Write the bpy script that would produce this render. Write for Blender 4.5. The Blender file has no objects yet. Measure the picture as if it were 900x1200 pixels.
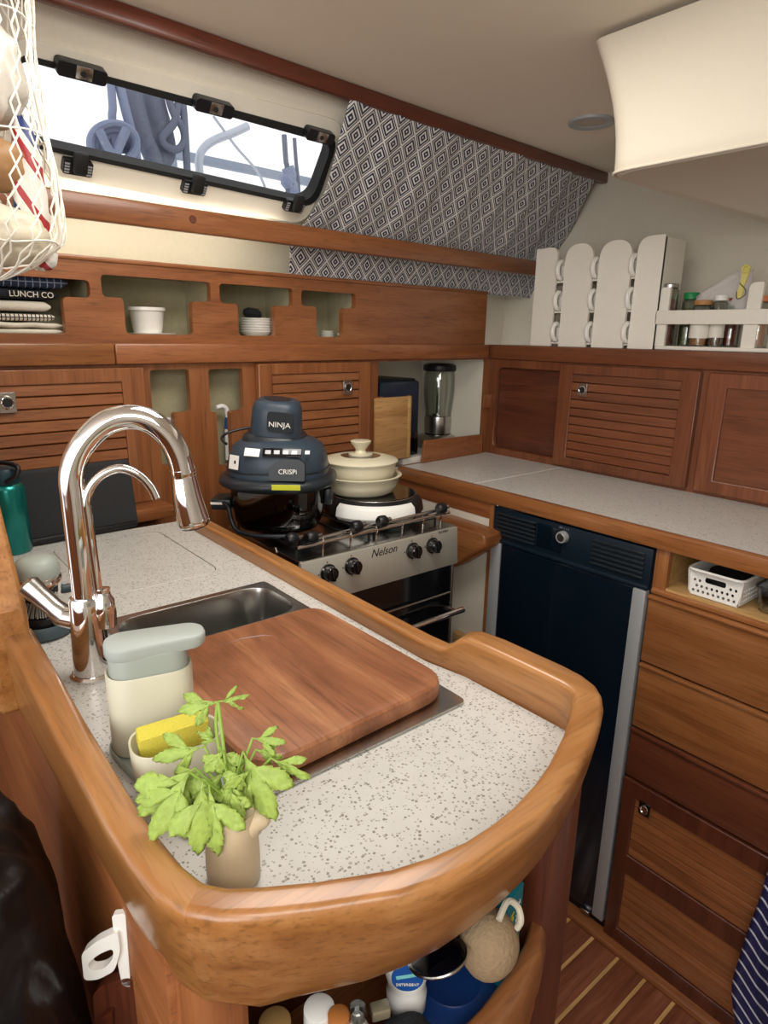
import bpy, bmesh, math, random
from mathutils import Vector, Matrix, geometry, noise
random.seed(7)
SC = bpy.context.scene
COL = SC.collection
PI = math.pi
# ---------------------------------------------------------------- camera
F_PX, PITCH, YAW, ROLL, HC = 761.7, math.radians(15.33), math.radians(39.54), math.radians(1.015), 1.537
_fw = Vector((math.sin(YAW), math.cos(YAW), 0)); _r0 = Vector((math.cos(YAW), -math.sin(YAW), 0)); _z = Vector((0, 0, 1))
CF = _fw*math.cos(PITCH) - _z*math.sin(PITCH); _u0 = _fw*math.sin(PITCH) + _z*math.cos(PITCH)
CR = _r0*math.cos(ROLL) + _u0*math.sin(ROLL); CU = _u0*math.cos(ROLL) - _r0*math.sin(ROLL)
CAM = Vector((0, 0, HC))
cd = bpy.data.cameras.new('camera'); cam = bpy.data.objects.new('camera', cd); COL.objects.link(cam)
cd.sensor_fit = 'VERTICAL'; cd.sensor_height = 36; cd.lens = 36*F_PX/1200; cd.clip_start = .02
m3 = Matrix((CR, CU, -CF)).transposed(); cam.matrix_world = Matrix.Translation(CAM) @ m3.to_4x4()
SC.camera = cam
SC.view_settings.view_transform = 'Standard'; SC.view_settings.look = 'None'; SC.view_settings.gamma = 1
SC.view_settings.exposure = 0.0
# ---------------------------------------------------------------- world and lamps
w = bpy.data.worlds.new('world'); SC.world = w; w.use_nodes = True
bg = w.node_tree.nodes['Background']; bg.inputs[0].default_value = (.97, .98, 1, 1); bg.inputs[1].default_value = 1.3
def area(name, loc, target, sx, sy, power, col=(1, 1, 1)):
    l = bpy.data.lights.new(name, 'AREA'); l.shape = 'RECTANGLE'; l.size = sx; l.size_y = sy; l.energy = power; l.color = col
    o = bpy.data.objects.new(name, l); COL.objects.link(o); o.location = loc
    o.rotation_euler = (Vector(target)-Vector(loc)).to_track_quat('-Z', 'Y').to_euler()
    return o
area('hatch_daylight', (-.10, -.25, 2.03), (.45, .9, 1.0), .75, .75, 11.5, (1, .97, .93))
area('added_ceiling_fill', (.58, .80, 2.045), (.62, .85, 0), .5, .5, 7.5, (1, .95, .88))  # added fill under the ceiling, evens out worktops and cabinets; no real lamp here
area('added_side_fill', (-1.15, -.35, 1.55), (.7, 1.1, 1.2), 1.1, .8, 13, (1, .975, .94))  # added fill from the left, makes up for light the closed walls take

# ---------------------------------------------------------------- frames
HA = math.radians(3.74); HN = Vector((-math.sin(HA), math.cos(HA), 0)); HD = Vector((math.cos(HA), math.sin(HA), 0))
KH = 1.478          # hull cabinet face
XB = 1.801          # bulkhead cabinet face
XF = 1.355          # base cabinet face on the right
ZSI = 1.5215
ZC = 1.122          # worktops
def ray(u, v): return CF + CR*((u-450)/F_PX) - CU*((v-600)/F_PX)
def hit(u, v, p, n):
    d = ray(u, v); return CAM + d*((Vector(p)-CAM).dot(n)/d.dot(n))
def on_x(u, v, x): return hit(u, v, (x, 0, 0), Vector((1, 0, 0)))
def on_z(u, v, z): return hit(u, v, (0, 0, z), Vector((0, 0, 1)))
def on_h(u, v, k=KH):                                 # -> (h, z) in the hull frame at depth k
    q = hit(u, v, HN*k, HN); return (q.dot(HD), q.z)
def HM(k=KH):                                         # hull frame: local (h, z, out towards the room)
    m = Matrix((HD, Vector((0, 0, 1)), -HN)).transposed().to_4x4(); m.translation = HN*k; return m
def XM(x=XB):                                         # bulkhead frame: local (y, z, out) with out towards -x
    m = Matrix((Vector((0, 1, 0)), Vector((0, 0, 1)), Vector((-1, 0, 0)))).transposed().to_4x4(); m.translation = Vector((x, 0, 0)); return m
I4 = Matrix.Identity(4)
def T(x, y=0, z=0): return Matrix.Translation((x, y, z))
def RZ(a): return Matrix.Rotation(a, 4, 'Z')
def RX(a): return Matrix.Rotation(a, 4, 'X')
def RY(a): return Matrix.Rotation(a, 4, 'Y')

# ---------------------------------------------------------------- mesh helpers
def NB(): return bmesh.new()
def _merge(bm, b2, M):
    if M is not None: bmesh.ops.transform(b2, matrix=M, verts=b2.verts)
    me = bpy.data.meshes.new('tmp'); b2.to_mesh(me); b2.free(); bm.from_mesh(me); bpy.data.meshes.remove(me)
def box(bm, a, b, bev=0, M=None, seg=2):
    b2 = bmesh.new(); bmesh.ops.create_cube(b2, size=1)
    s = [abs(b[i]-a[i]) for i in range(3)]; c = [(a[i]+b[i])/2 for i in range(3)]
    for v in b2.verts: v.co = Vector([v.co[i]*s[i]+c[i] for i in range(3)])
    if bev: bmesh.ops.bevel(b2, geom=b2.edges[:], offset=min(bev, min(s)*.48), segments=seg, affect='EDGES', profile=.5)
    _merge(bm, b2, M); return bm
def tube(bm, pts, r, n=10, closed=False, M=None):
    pts = [Vector(p) for p in pts]; N = len(pts); b2 = bmesh.new(); rings = []
    rr = r if isinstance(r, (list, tuple)) else [r]*N
    up = None
    for i, p in enumerate(pts):
        if closed: t = (pts[(i+1) % N]-pts[i-1])
        else: t = pts[min(i+1, N-1)]-pts[max(i-1, 0)]
        t.normalize()
        if up is None: up = t.orthogonal().normalized()
        up = (up - t*up.dot(t)); up.normalize(); s = t.cross(up)
        rings.append([b2.verts.new(p+(up*math.cos(2*PI*j/n)+s*math.sin(2*PI*j/n))*rr[i]) for j in range(n)])
    R = range(N) if closed else range(N-1)
    for i in R:
        a, b = rings[i], rings[(i+1) % N]
        for j in range(n): b2.faces.new((a[j], a[(j+1) % n], b[(j+1) % n], b[j]))
    if not closed: b2.faces.new(rings[0][::-1]); b2.faces.new(rings[-1])
    _merge(bm, b2, M); return bm
def lathe(bm, prof, n=32, M=None, sx=1, sy=1, sq=0):
    b2 = bmesh.new(); rings = []
    for (r, z) in prof:
        ring = []
        for j in range(n):
            a = 2*PI*j/n; c, s = math.cos(a), math.sin(a)
            if sq: k = (abs(c)**sq+abs(s)**sq)**(-1/sq); c *= k; s *= k
            ring.append(b2.verts.new((r*c*sx, r*s*sy, z)))
        rings.append(ring)
    for a, b in zip(rings, rings[1:]):
        for j in range(n): b2.faces.new((a[j], a[(j+1) % n], b[(j+1) % n], b[j]))
    e0, e1 = prof[0][0] > 1e-6, prof[-1][0] > 1e-6
    if e0 and e1:
        for j in range(n): b2.faces.new((rings[-1][j], rings[-1][(j+1) % n], rings[0][(j+1) % n], rings[0][j]))
    elif e0: b2.faces.new(rings[0][::-1])
    elif e1: b2.faces.new(rings[-1])
    bmesh.ops.remove_doubles(b2, verts=b2.verts, dist=1e-6)
    _merge(bm, b2, M); return bm
def rpoly(pts, rad, n=5):                             # rounds every corner of a polygon
    out = []; N = len(pts)
    for i in range(N):
        p = Vector(pts[i]).to_2d() if len(pts[i]) > 2 else Vector(pts[i]); a = Vector(pts[i-1][:2]); b = Vector(pts[(i+1) % N][:2])
        r = rad[i] if isinstance(rad, (list, tuple)) else rad
        da = (a-p); db = (b-p); la, lb = da.length, db.length
        if r <= 0: out.append(tuple(p)); continue
        d = min(r, la*.49, lb*.49); p0 = p+da/la*d; p1 = p+db/lb*d
        for k in range(n+1):
            t = k/n; q = p0*(1-t)**2+p*2*t*(1-t)+p1*t*t
            out.append(tuple(q))
    return out
def rrect(x0, y0, x1, y1, r, n=5): return rpoly([(x0, y0), (x1, y0), (x1, y1), (x0, y1)], r, n)
def plate(bm, loops, d0, d1, M=None):                 # outline with holes, from depth d0 to d1 along local z
    flat = [v for L in loops for v in L]
    tris = geometry.tessellate_polygon([[Vector((p[0], p[1], 0)) for p in L] for L in loops])
    b2 = bmesh.new(); A = [b2.verts.new((p[0], p[1], d0)) for p in flat]; B = [b2.verts.new((p[0], p[1], d1)) for p in flat]
    for t in tris:
        for V in (A, B):
            try: b2.faces.new([V[i] for i in t])
            except ValueError: pass
    o = 0
    for L in loops:
        n = len(L)
        for i in range(n):
            j = (i+1) % n
            try: b2.faces.new((A[o+i], A[o+j], B[o+j], B[o+i]))
            except ValueError: pass
        o += n
    bmesh.ops.recalc_face_normals(b2, faces=b2.faces)
    _merge(bm, b2, M); return bm
def loft(bm, rings, closed_u=True, closed_v=False, cap=False, M=None):
    b2 = bmesh.new(); R = [[b2.verts.new(p) for p in r] for r in rings]; n = len(R[0]); m = len(R)
    for i in range(m if closed_v else m-1):
        a, b = R[i], R[(i+1) % m]
        for j in range(n if closed_u else n-1): b2.faces.new((a[j], a[(j+1) % n], b[(j+1) % n], b[j]))
    if cap: b2.faces.new(R[0][::-1]); b2.faces.new(R[-1])
    _merge(bm, b2, M); return bm
ORG = {}
def _origin(o): return ORG.get(o.name, Vector((0, 0, 0)))
def link(name, me, parent, org, M=None):
    o = bpy.data.objects.new(name, me); COL.objects.link(o)
    if parent is not None: o.parent = parent; o.location = org-_origin(parent)
    else: o.location = org
    ORG[o.name] = Vector(org); return o
def obj(name, bm, mat, parent=None, label=None, org=None, smooth=38, bev=0):
    """one mesh object; geometry arrives in world coordinates"""
    if org is None: org = _origin(parent) if parent is not None else Vector((0, 0, 0))
    org = Vector(org)
    bmesh.ops.recalc_face_normals(bm, faces=bm.faces)
    bmesh.ops.translate(bm, vec=-org, verts=bm.verts)
    me = bpy.data.meshes.new(name); bm.to_mesh(me); bm.free()
    me.polygons.foreach_set('use_smooth', [True]*len(me.polygons))
    me.set_sharp_from_angle(angle=math.radians(smooth))
    mats = mat if isinstance(mat, list) else [mat]
    for m_ in mats: me.materials.append(m_)
    o = link(name, me, parent, org)
    if bev:
        md = o.modifiers.new('bevel', 'BEVEL'); md.width = bev; md.segments = 2; md.limit_method = 'ANGLE'; md.angle_limit = math.radians(50); md.harden_normals = False
    if label: o['label'] = label
    return o
def tag(o, label, cat, group=None):
    o['label'] = label; o['category'] = cat
    if group: o['group'] = group
    return o
def thing(name, label, cat, loc=(0, 0, 0), group=None):
    o = link(name, None, None, Vector(loc)); o.empty_display_size = .03; return tag(o, label, cat, group)
def struct(name, bm, mat, parent=None, **k):
    o = obj(name, bm, mat, parent, **k)
    if parent is None: o['kind'] = 'structure'
    return o
def inst(src, parent, delta, name=None):              # a part sharing its mesh, moved by delta
    o = bpy.data.objects.new(name or src.name.split('.')[0], src.data); COL.objects.link(o); o.parent = parent
    o.location = Vector(src.location)+Vector(delta); o.rotation_euler = src.rotation_euler
    for md in src.modifiers:
        m2 = o.modifiers.new(md.name, md.type)
        m2.width = md.width; m2.segments = md.segments; m2.limit_method = md.limit_method; m2.angle_limit = md.angle_limit
    return o
def text(name, s, size, M, mat, parent, ext=.0003, align='CENTER', shear=0):
    cu = bpy.data.curves.new('txt', 'FONT'); cu.body = s; cu.size = size; cu.extrude = ext; cu.align_x = align; cu.align_y = 'CENTER'; cu.shear = shear; cu.resolution_u = 3
    t = bpy.data.objects.new('txt', cu); COL.objects.link(t); bpy.context.view_layer.update()
    me = bpy.data.meshes.new_from_object(t.evaluated_get(bpy.context.evaluated_depsgraph_get()))
    bpy.data.objects.remove(t); bpy.data.curves.remove(cu)
    bm = bmesh.new(); bm.from_mesh(me); bpy.data.meshes.remove(me); bmesh.ops.transform(bm, matrix=M, verts=bm.verts)
    return obj(name, bm, mat, parent)

# ---------------------------------------------------------------- materials
def lin(c):
    if isinstance(c, str): c = tuple(int(c[i:i+2], 16)/255 for i in (0, 2, 4))
    return tuple((x/12.92 if x <= .04045 else ((x+.055)/1.055)**2.4) for x in c)+(1,)
def newmat(name):
    m = bpy.data.materials.new(name); m.use_nodes = True; nt = m.node_tree; return m, nt, nt.nodes['Principled BSDF']
def plain(name, c, rough=.5, metal=0, coat=0, spec=.5, bump=0, bs=200, var=0, trans=0, ior=1.45, emit=0, alpha=1, aniso=None, sheen=0):
    m, nt, p = newmat(name); N = nt.nodes; L = nt.links
    p.inputs['Base Color'].default_value = lin(c); p.inputs['Roughness'].default_value = rough; p.inputs['Metallic'].default_value = metal
    p.inputs['Coat Weight'].default_value = coat; p.inputs['Coat Roughness'].default_value = .08; p.inputs['Specular IOR Level'].default_value = spec
    p.inputs['Transmission Weight'].default_value = trans; p.inputs['IOR'].default_value = ior; p.inputs['Alpha'].default_value = alpha
    p.inputs['Sheen Weight'].default_value = sheen
    if emit: p.inputs['Emission Color'].default_value = lin(c); p.inputs['Emission Strength'].default_value = emit
    if bump or var:
        tc = N.new('ShaderNodeTexCoord'); nz = N.new('ShaderNodeTexNoise'); nz.inputs['Scale'].default_value = bs; nz.inputs['Detail'].default_value = 4
        src = tc.outputs['Object']
        if aniso:
            mp = N.new('ShaderNodeMapping'); mp.inputs['Scale'].default_value = aniso; L.new(src, mp.inputs[0]); src = mp.outputs[0]
        L.new(src, nz.inputs['Vector'])
        if bump:
            b = N.new('ShaderNodeBump'); b.inputs['Strength'].default_value = bump; b.inputs['Distance'].default_value = .002
            L.new(nz.outputs[0], b.inputs['Height']); L.new(b.outputs[0], p.inputs['Normal'])
        if var:
            r = N.new('ShaderNodeMix'); r.data_type = 'RGBA'; c0 = lin(c)
            r.inputs[6].default_value = tuple(x*(1-var) for x in c0[:3])+(1,); r.inputs[7].default_value = tuple(min(1, x*(1+var)) for x in c0[:3])+(1,)
            L.new(nz.outputs[0], r.inputs[0]); L.new(r.outputs[2], p.inputs['Base Color'])
    return m
def wood(name, dark, mid, light, ax=0, rough=.34, coat=.35, freq=1.0, pore=.35, knot=.6, seed=0, across=11):
    m, nt, p = newmat(name); N = nt.nodes; L = nt.links
    tc = N.new('ShaderNodeTexCoord'); oi = N.new('ShaderNodeObjectInfo')
    ad = N.new('ShaderNodeVectorMath'); ad.operation = 'MULTIPLY_ADD'; L.new(oi.outputs['Random'], ad.inputs[0]); ad.inputs[1].default_value = (7, 5, 9); L.new(tc.outputs['Object'], ad.inputs[2])
    sc = [across*freq]*3; sc[ax] = .9*freq
    mp = N.new('ShaderNodeMapping'); mp.inputs['Scale'].default_value = sc; mp.inputs['Location'].default_value = (seed, seed*.7, seed*1.3); L.new(ad.outputs[0], mp.inputs[0])
    n1 = N.new('ShaderNodeTexNoise'); n1.inputs['Scale'].default_value = 2.2; n1.inputs['Detail'].default_value = 5; n1.inputs['Roughness'].default_value = .62; n1.inputs['Distortion'].default_value = knot; L.new(mp.outputs[0], n1.inputs['Vector'])
    cr = N.new('ShaderNodeValToRGB'); e = cr.color_ramp.elements; e[0].position = .3; e[0].color = lin(dark); e[1].position = .72; e[1].color = lin(light)
    em = cr.color_ramp.elements.new(.5); em.color = lin(mid); L.new(n1.outputs[0], cr.inputs[0])
    s2 = [260]*3; s2[ax] = 9
    mp2 = N.new('ShaderNodeMapping'); mp2.inputs['Scale'].default_value = s2; L.new(ad.outputs[0], mp2.inputs[0])
    n2 = N.new('ShaderNodeTexNoise'); n2.inputs['Scale'].default_value = 1; n2.inputs['Detail'].default_value = 3; L.new(mp2.outputs[0], n2.inputs['Vector'])
    mr = N.new('ShaderNodeMapRange'); mr.inputs[1].default_value = .52; mr.inputs[2].default_value = .72; mr.inputs[3].default_value = 1; mr.inputs[4].default_value = 1-pore; L.new(n2.outputs[0], mr.inputs[0])
    ov = N.new('ShaderNodeMapRange'); ov.inputs[3].default_value = .88; ov.inputs[4].default_value = 1.1; L.new(oi.outputs['Random'], ov.inputs[0])
    mu = N.new('ShaderNodeMath'); mu.operation = 'MULTIPLY'; L.new(mr.outputs[0], mu.inputs[0]); L.new(ov.outputs[0], mu.inputs[1])
    mx = N.new('ShaderNodeVectorMath'); mx.operation = 'SCALE'; L.new(cr.outputs[0], mx.inputs[0]); L.new(mu.outputs[0], mx.inputs['Scale'])
    L.new(mx.outputs[0], p.inputs['Base Color'])
    b = N.new('ShaderNodeBump'); b.inputs['Strength'].default_value = .12; b.inputs['Distance'].default_value = .001; L.new(n2.outputs[0], b.inputs['Height']); L.new(b.outputs[0], p.inputs['Normal'])
    p.inputs['Roughness'].default_value = rough; p.inputs['Coat Weight'].default_value = coat; p.inputs['Coat Roughness'].default_value = .16
    return m
WX = wood('teak_along_x', '84502a', '986137', 'a97146', 0)
WY = wood('teak_along_y', '84502a', '986137', 'a97146', 1)
WZ = wood('teak_along_z', '84502a', '986137', 'a97146', 2)
RXm = wood('red_teak_along_x', '804a29', '935a34', 'a46a42', 0, rough=.38)
RYm = wood('red_teak_along_y', '804a29', '935a34', 'a46a42', 1, rough=.38)
RZm = wood('red_teak_along_z', '804a29', '935a34', 'a46a42', 2, rough=.38)
BXY = wood('shaded_bulkhead_teak_along_y', '6a3a22', '7b462b', '8a5335', 1, rough=.38)  # same teak, redder, and darkened to carry the light falloff to the right
BXZ = wood('shaded_bulkhead_teak_along_z', '6a3a22', '7b462b', '8a5335', 2, rough=.38)
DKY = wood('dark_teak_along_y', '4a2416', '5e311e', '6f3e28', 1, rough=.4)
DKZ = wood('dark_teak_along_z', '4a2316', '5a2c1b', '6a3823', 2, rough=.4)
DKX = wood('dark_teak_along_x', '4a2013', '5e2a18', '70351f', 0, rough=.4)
RIMX = wood('varnished_teak_arc', '8a572b', 'a16c3a', 'b5824f', 0, rough=.32, coat=.4, freq=1.5, pore=.34, knot=.2)
RIMY = wood('varnished_teak_side', '8a572b', 'a16c3a', 'b5824f', 1, rough=.32, coat=.4, freq=1.5, pore=.34, knot=.2)
PALE = wood('pale_plywood', 'a9824f', 'bf9860', 'd0ac77', 1, rough=.5, coat=.1)
PALEX = wood('pale_batten', 'a8794a', 'c0925c', 'd1a871', 0, rough=.5, coat=.1)
BOARD = wood('chopping_board_wood', '74462c', '966040', 'b27c54', 1, rough=.42, coat=.15, freq=.7, knot=2.6, pore=.3, across=5)
FLOORM = wood('sole_plank', '70402c', '8b523b', '9f664c', 0, rough=.35, coat=.3, freq=1.6)
INLAY = wood('sole_inlay', 'b98a52', 'c99c62', 'd8ae76', 0, rough=.4, coat=.2)
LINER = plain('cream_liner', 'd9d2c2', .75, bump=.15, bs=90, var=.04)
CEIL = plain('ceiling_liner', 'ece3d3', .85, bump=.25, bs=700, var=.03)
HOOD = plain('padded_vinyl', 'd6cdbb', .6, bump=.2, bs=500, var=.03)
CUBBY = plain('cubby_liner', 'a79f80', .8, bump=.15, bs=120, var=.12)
WHITEP = plain('white_panel_paint', 'e0dacb', .45, bump=.05, bs=60, var=.03)
WHITEW = plain('white_painted_wood', 'f0ebdf', .5, bump=.12, bs=80, var=.04)
PORC = plain('white_porcelain', 'f0eee6', .25, coat=.3)
WPLAS = plain('white_plastic', 'f2f1ec', .35)
BLACK = plain('black_plastic', '141518', .38)
BLACKG = plain('black_gloss', '0b0c10', .12, coat=.4)
RUBBER = plain('black_rubber', '191a1a', .6)
CHROME = plain('chrome', 'e9e7e6', .05, metal=1)
STEEL = plain('stainless_steel', 'b9b8b4', .24, metal=1, bump=.04, bs=60, aniso=(1, 30, 1))
SILV = plain('silver_trim', 'b4b8bc', .42, metal=.35)
OUTW = plain('white_gelcoat', 'fdfdfd', .4)
FRID = plain('fridge_navy_gloss', '0a1722', .16, coat=.2)
FRIDM = plain('fridge_navy_satin', '10202d', .42)
NAVY = plain('charcoal_blue_plastic', '34414e', .38)
NAVYD = plain('dark_charcoal_plastic', '23292f', .35)
CREAMP = plain('cream_ceramic', 'ddd6ba', .35, coat=.25)
SOAPB = plain('cream_soap_plastic', 'cfccb6', .45)
SOAPG = plain('sage_grey_plastic', '9fa79f', .45)
STONEW = plain('stoneware_vase', 'cdbb9a', .5, coat=.2, bump=.1, bs=60, var=.08)
SPONGE = plain('yellow_sponge', 'ddd050', .95, bump=.9, bs=900, var=.15)
LEAF = plain('celery_leaf', '9cb455', .5, bump=.4, bs=160, var=.35)
STEM = plain('celery_stem', '8fae4a', .5)
def glassmat(name, tint=(1, 1, 1), rough=.02, gl=.12):
    m = bpy.data.materials.new(name); m.use_nodes = True; nt = m.node_tree; N = nt.nodes; L = nt.links; N.clear()
    o = N.new('ShaderNodeOutputMaterial'); t = N.new('ShaderNodeBsdfTransparent'); t.inputs[0].default_value = tint+(1,)
    g = N.new('ShaderNodeBsdfGlossy'); g.inputs['Roughness'].default_value = rough; mx = N.new('ShaderNodeMixShader')
    lw = N.new('ShaderNodeLayerWeight'); lw.inputs[0].default_value = .25; ma = N.new('ShaderNodeMath'); ma.operation = 'MULTIPLY_ADD'; ma.inputs[1].default_value = .6; ma.inputs[2].default_value = gl
    L.new(lw.outputs['Fresnel'], ma.inputs[0]); L.new(ma.outputs[0], mx.inputs[0]); L.new(t.outputs[0], mx.inputs[1]); L.new(g.outputs[0], mx.inputs[2]); L.new(mx.outputs[0], o.inputs[0])
    return m
GLASS = glassmat('clear_glass', gl=.05)
SMOKE = glassmat('smoked_glass', (.35, .35, .36), gl=.08)
JARG = glassmat('jar_glass', (.9, .93, .9), gl=.10)
CPLAS = glassmat('clear_plastic', (.8, .83, .85), rough=.15, gl=.15)
def counter_mat(name, base, speck, thr=.62, sc=190):
    m, nt, p = newmat(name); N = nt.nodes; L = nt.links
    tc = N.new('ShaderNodeTexCoord'); vo = N.new('ShaderNodeTexVoronoi'); vo.inputs['Scale'].default_value = sc; L.new(tc.outputs['Object'], vo.inputs['Vector'])
    sp = N.new('ShaderNodeSeparateColor'); L.new(vo.outputs['Color'], sp.inputs[0])
    g1 = N.new('ShaderNodeMath'); g1.operation = 'GREATER_THAN'; g1.inputs[1].default_value = thr; L.new(sp.outputs[0], g1.inputs[0])
    ml = N.new('ShaderNodeMath'); ml.operation = 'MULTIPLY'; L.new(sp.outputs[1], ml.inputs[0]); ml.inputs[1].default_value = .55
    g2 = N.new('ShaderNodeMath'); g2.operation = 'LESS_THAN'; L.new(vo.outputs['Distance'], g2.inputs[0]); L.new(ml.outputs[0], g2.inputs[1])
    a = N.new('ShaderNodeMath'); a.operation = 'MULTIPLY'; L.new(g1.outputs[0], a.inputs[0]); L.new(g2.outputs[0], a.inputs[1])
    nz = N.new('ShaderNodeTexNoise'); nz.inputs['Scale'].default_value = 35; nz.inputs['Detail'].default_value = 6; L.new(tc.outputs['Object'], nz.inputs['Vector'])
    b0 = N.new('ShaderNodeMix'); b0.data_type = 'RGBA'; c = lin(base); b0.inputs[6].default_value = tuple(x*.9 for x in c[:3])+(1,); b0.inputs[7].default_value = tuple(min(1, x*1.07) for x in c[:3])+(1,); L.new(nz.outputs[0], b0.inputs[0])
    sc2 = N.new('ShaderNodeMix'); sc2.data_type = 'RGBA'; d = lin(speck); sc2.inputs[6].default_value = tuple(x*.6 for x in d[:3])+(1,); sc2.inputs[7].default_value = d; L.new(sp.outputs[2], sc2.inputs[0])
    mx = N.new('ShaderNodeMix'); mx.data_type = 'RGBA'; L.new(a.outputs[0], mx.inputs[0]); L.new(b0.outputs[2], mx.inputs[6]); L.new(sc2.outputs[2], mx.inputs[7]); L.new(mx.outputs[2], p.inputs['Base Color'])
    p.inputs['Roughness'].default_value = .3; return m
QUARTZ = counter_mat('speckled_solid_surface', 'c9c8c3', 'a39e96', .3, 330)
QUARTZ2 = counter_mat('pale_laminate', 'dcdcd7', 'c2c1bb', .6, 240)
def fabric_diamond():
    m, nt, p = newmat('diamond_print_cotton'); N = nt.nodes; L = nt.links
    uv = N.new('ShaderNodeUVMap'); sp = N.new('ShaderNodeSeparateXYZ'); L.new(uv.outputs[0], sp.inputs[0])
    def mth(op, a, b=None):
        n = N.new('ShaderNodeMath'); n.operation = op
        for i, x in enumerate((a, b)):
            if x is None: continue
            if isinstance(x, (int, float)): n.inputs[i].default_value = x
            else: L.new(x, n.inputs[i])
        return n.outputs[0]
    A = mth('MULTIPLY', sp.outputs[0], 1/.060); B = mth('MULTIPLY', sp.outputs[1], 1/.070)
    ds = []
    for x in (mth('ADD', A, B), mth('SUBTRACT', A, B)):
        ds.append(mth('ABSOLUTE', mth('SUBTRACT', mth('FRACT', x), .5)))
    mm = mth('MAXIMUM', ds[0], ds[1])
    cr = N.new('ShaderNodeValToRGB'); cr.color_ramp.interpolation = 'CONSTANT'; el = cr.color_ramp.elements
    wht, nv = lin('dcdad6'), lin('262a44')
    el[0].position = 0; el[0].color = wht; el[1].position = .045; el[1].color = nv
    for pos, c in ((.15, wht), (.24, nv), (.34, wht), (.385, nv), (.445, wht)):
        e = el.new(pos); e.color = c
    L.new(mm, cr.inputs[0]); L.new(cr.outputs[0], p.inputs['Base Color']); p.inputs['Roughness'].default_value = .9; p.inputs['Sheen Weight'].default_value = .2
    return m
DIAM = fabric_diamond()
# ================================================================ SETTING
fl = struct('floor', box(NB(), (-1.2, -1.0, -.05), (1.95, 1.75, -.004)), DKX)
y = .541-.074*14
src = ssrc = None; n = 0
while y < 1.04:
    if src is None:
        src = obj('plank', box(NB(), (.30, y+.0045, -.004), (1.314, y+.0695, .002), .0012), FLOORM, fl)
        ssrc = obj('inlay_strip', box(NB(), (.30, y-.0042, -.004), (1.314, y+.0042, .0014)), INLAY, fl); y0 = y
    else:
        inst(src, fl, (0, y-y0, 0)); inst(ssrc, fl, (0, y-y0, 0))
    y += .074
struct('trim_3', box(NB(), (1.315, -.6, -.004), (1.352, 1.16, .016), .004), RYm)
struct('wall_back', box(NB(), (-1.25, -1.0, 0), (2.1, -.96, 2.06)), WHITEP)
struct('wall_front', box(NB(), (-1.25, -.96, 0), (-1.21, 1.3, 1.0)), RZm)
ZCEIL = 2.06; KT = 1.25
bm = NB()
cp = [(-1.0, -.95), (2.12, -.95)]
def hk(h, k, z=0): v = HD*h+HN*k; return Vector((v.x, v.y, z))
q1 = hk(2.3, KT+.05); q0 = hk(-1.1, KT+.05)
plate(bm, [[(-1.25, -1.0), (2.2, -1.0), (q1.x, q1.y), (q0.x, q0.y)]], ZCEIL, ZCEIL+.04)
struct('ceiling', bm, CEIL)
# inclined coachroof side with the window, then the liner under the side deck
WB = hk(0, 1.440, 1.822); WA = hk(0, KT+.006, 2.055)
wv = (WA-WB); WLEN = wv.length; wv.normalize(); wn = HD.cross(wv).normalized()
if wn.y > 0: wn = -wn
WMt = Matrix((HD, wv, wn)).transposed().to_4x4(); WMt.translation = WB
WMi = WMt.inverted()
def wl(u, v, off=0):
    q = WMi @ hit(u, v, WB+wn*off, wn); return (q.x, q.y)
gas_o = [wl(20, 60), wl(394, 160), wl(367, 241), wl(20, 165)]
hole = rpoly(gas_o, [.02, .035, .05, .02])
bm = NB()
plate(bm, [[(-1.1, 0), (2.2, 0), (2.2, WLEN), (-1.1, WLEN)], hole], -.02, 0, WMt)
prof = [(1.440, 1.822), (1.50, 1.80), (1.585, 1.775), (1.625, 1.70), (1.63, 1.60), (1.64, 1.45)]
rings = [[hk(h, k, z) for (k, z) in prof] for h in (-1.1, 2.2)]
rings2 = [[hk(h, k+.02, z+.01) for (k, z) in prof[::-1]] for h in (-1.1, 2.2)]
loft(bm, [rings[0]+rings2[0], rings[1]+rings2[1]], cap=True)
wall_left = struct('wall_left', bm, LINER)
struct('wall_right', box(NB(), (2.05, -.95, 1.35), (2.09, 1.78, 2.06)), LINER)
bm = NB(); box(bm, (-1.0, KT-.012-.016, 2.027), (2.2, KT-.012+.012, 2.060), .006)
bmesh.ops.transform(bm, matrix=Matrix.Rotation(HA, 4, 'Z'), verts=bm.verts)
struct('trim_1', bm, DKX)
# wooden rail along the deck edge
KB = 1.405
zt, zb = on_h(350, 263, KB)[1], on_h(350, 288, KB)[1]
bm = NB(); box(bm, (-.6, KB, zb), (2.08, KB+.022, zt), .006)
lathe(bm, [(.0, 0), (.009, 0), (.008, .002), (0, .002)], 20, HM(KB) @ T(*on_h(226, 257, KB), 0))
M_ = Matrix.Rotation(HA, 4, 'Z')
b2 = NB(); box(b2, (-.6, KB, zb), (2.035, KB+.022, zt), .006, M_); h_, z_ = on_h(226, 257, KB)
tr2 = struct('trim_2', b2, RXm); bm.free()
obj('screw_plug', lathe(NB(), [(0, 0), (.0085, 0), (.0078, .0018), (0, .0018)], 20, HM(KB) @ T(h_, z_, 0)), DKX, tr2)
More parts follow.
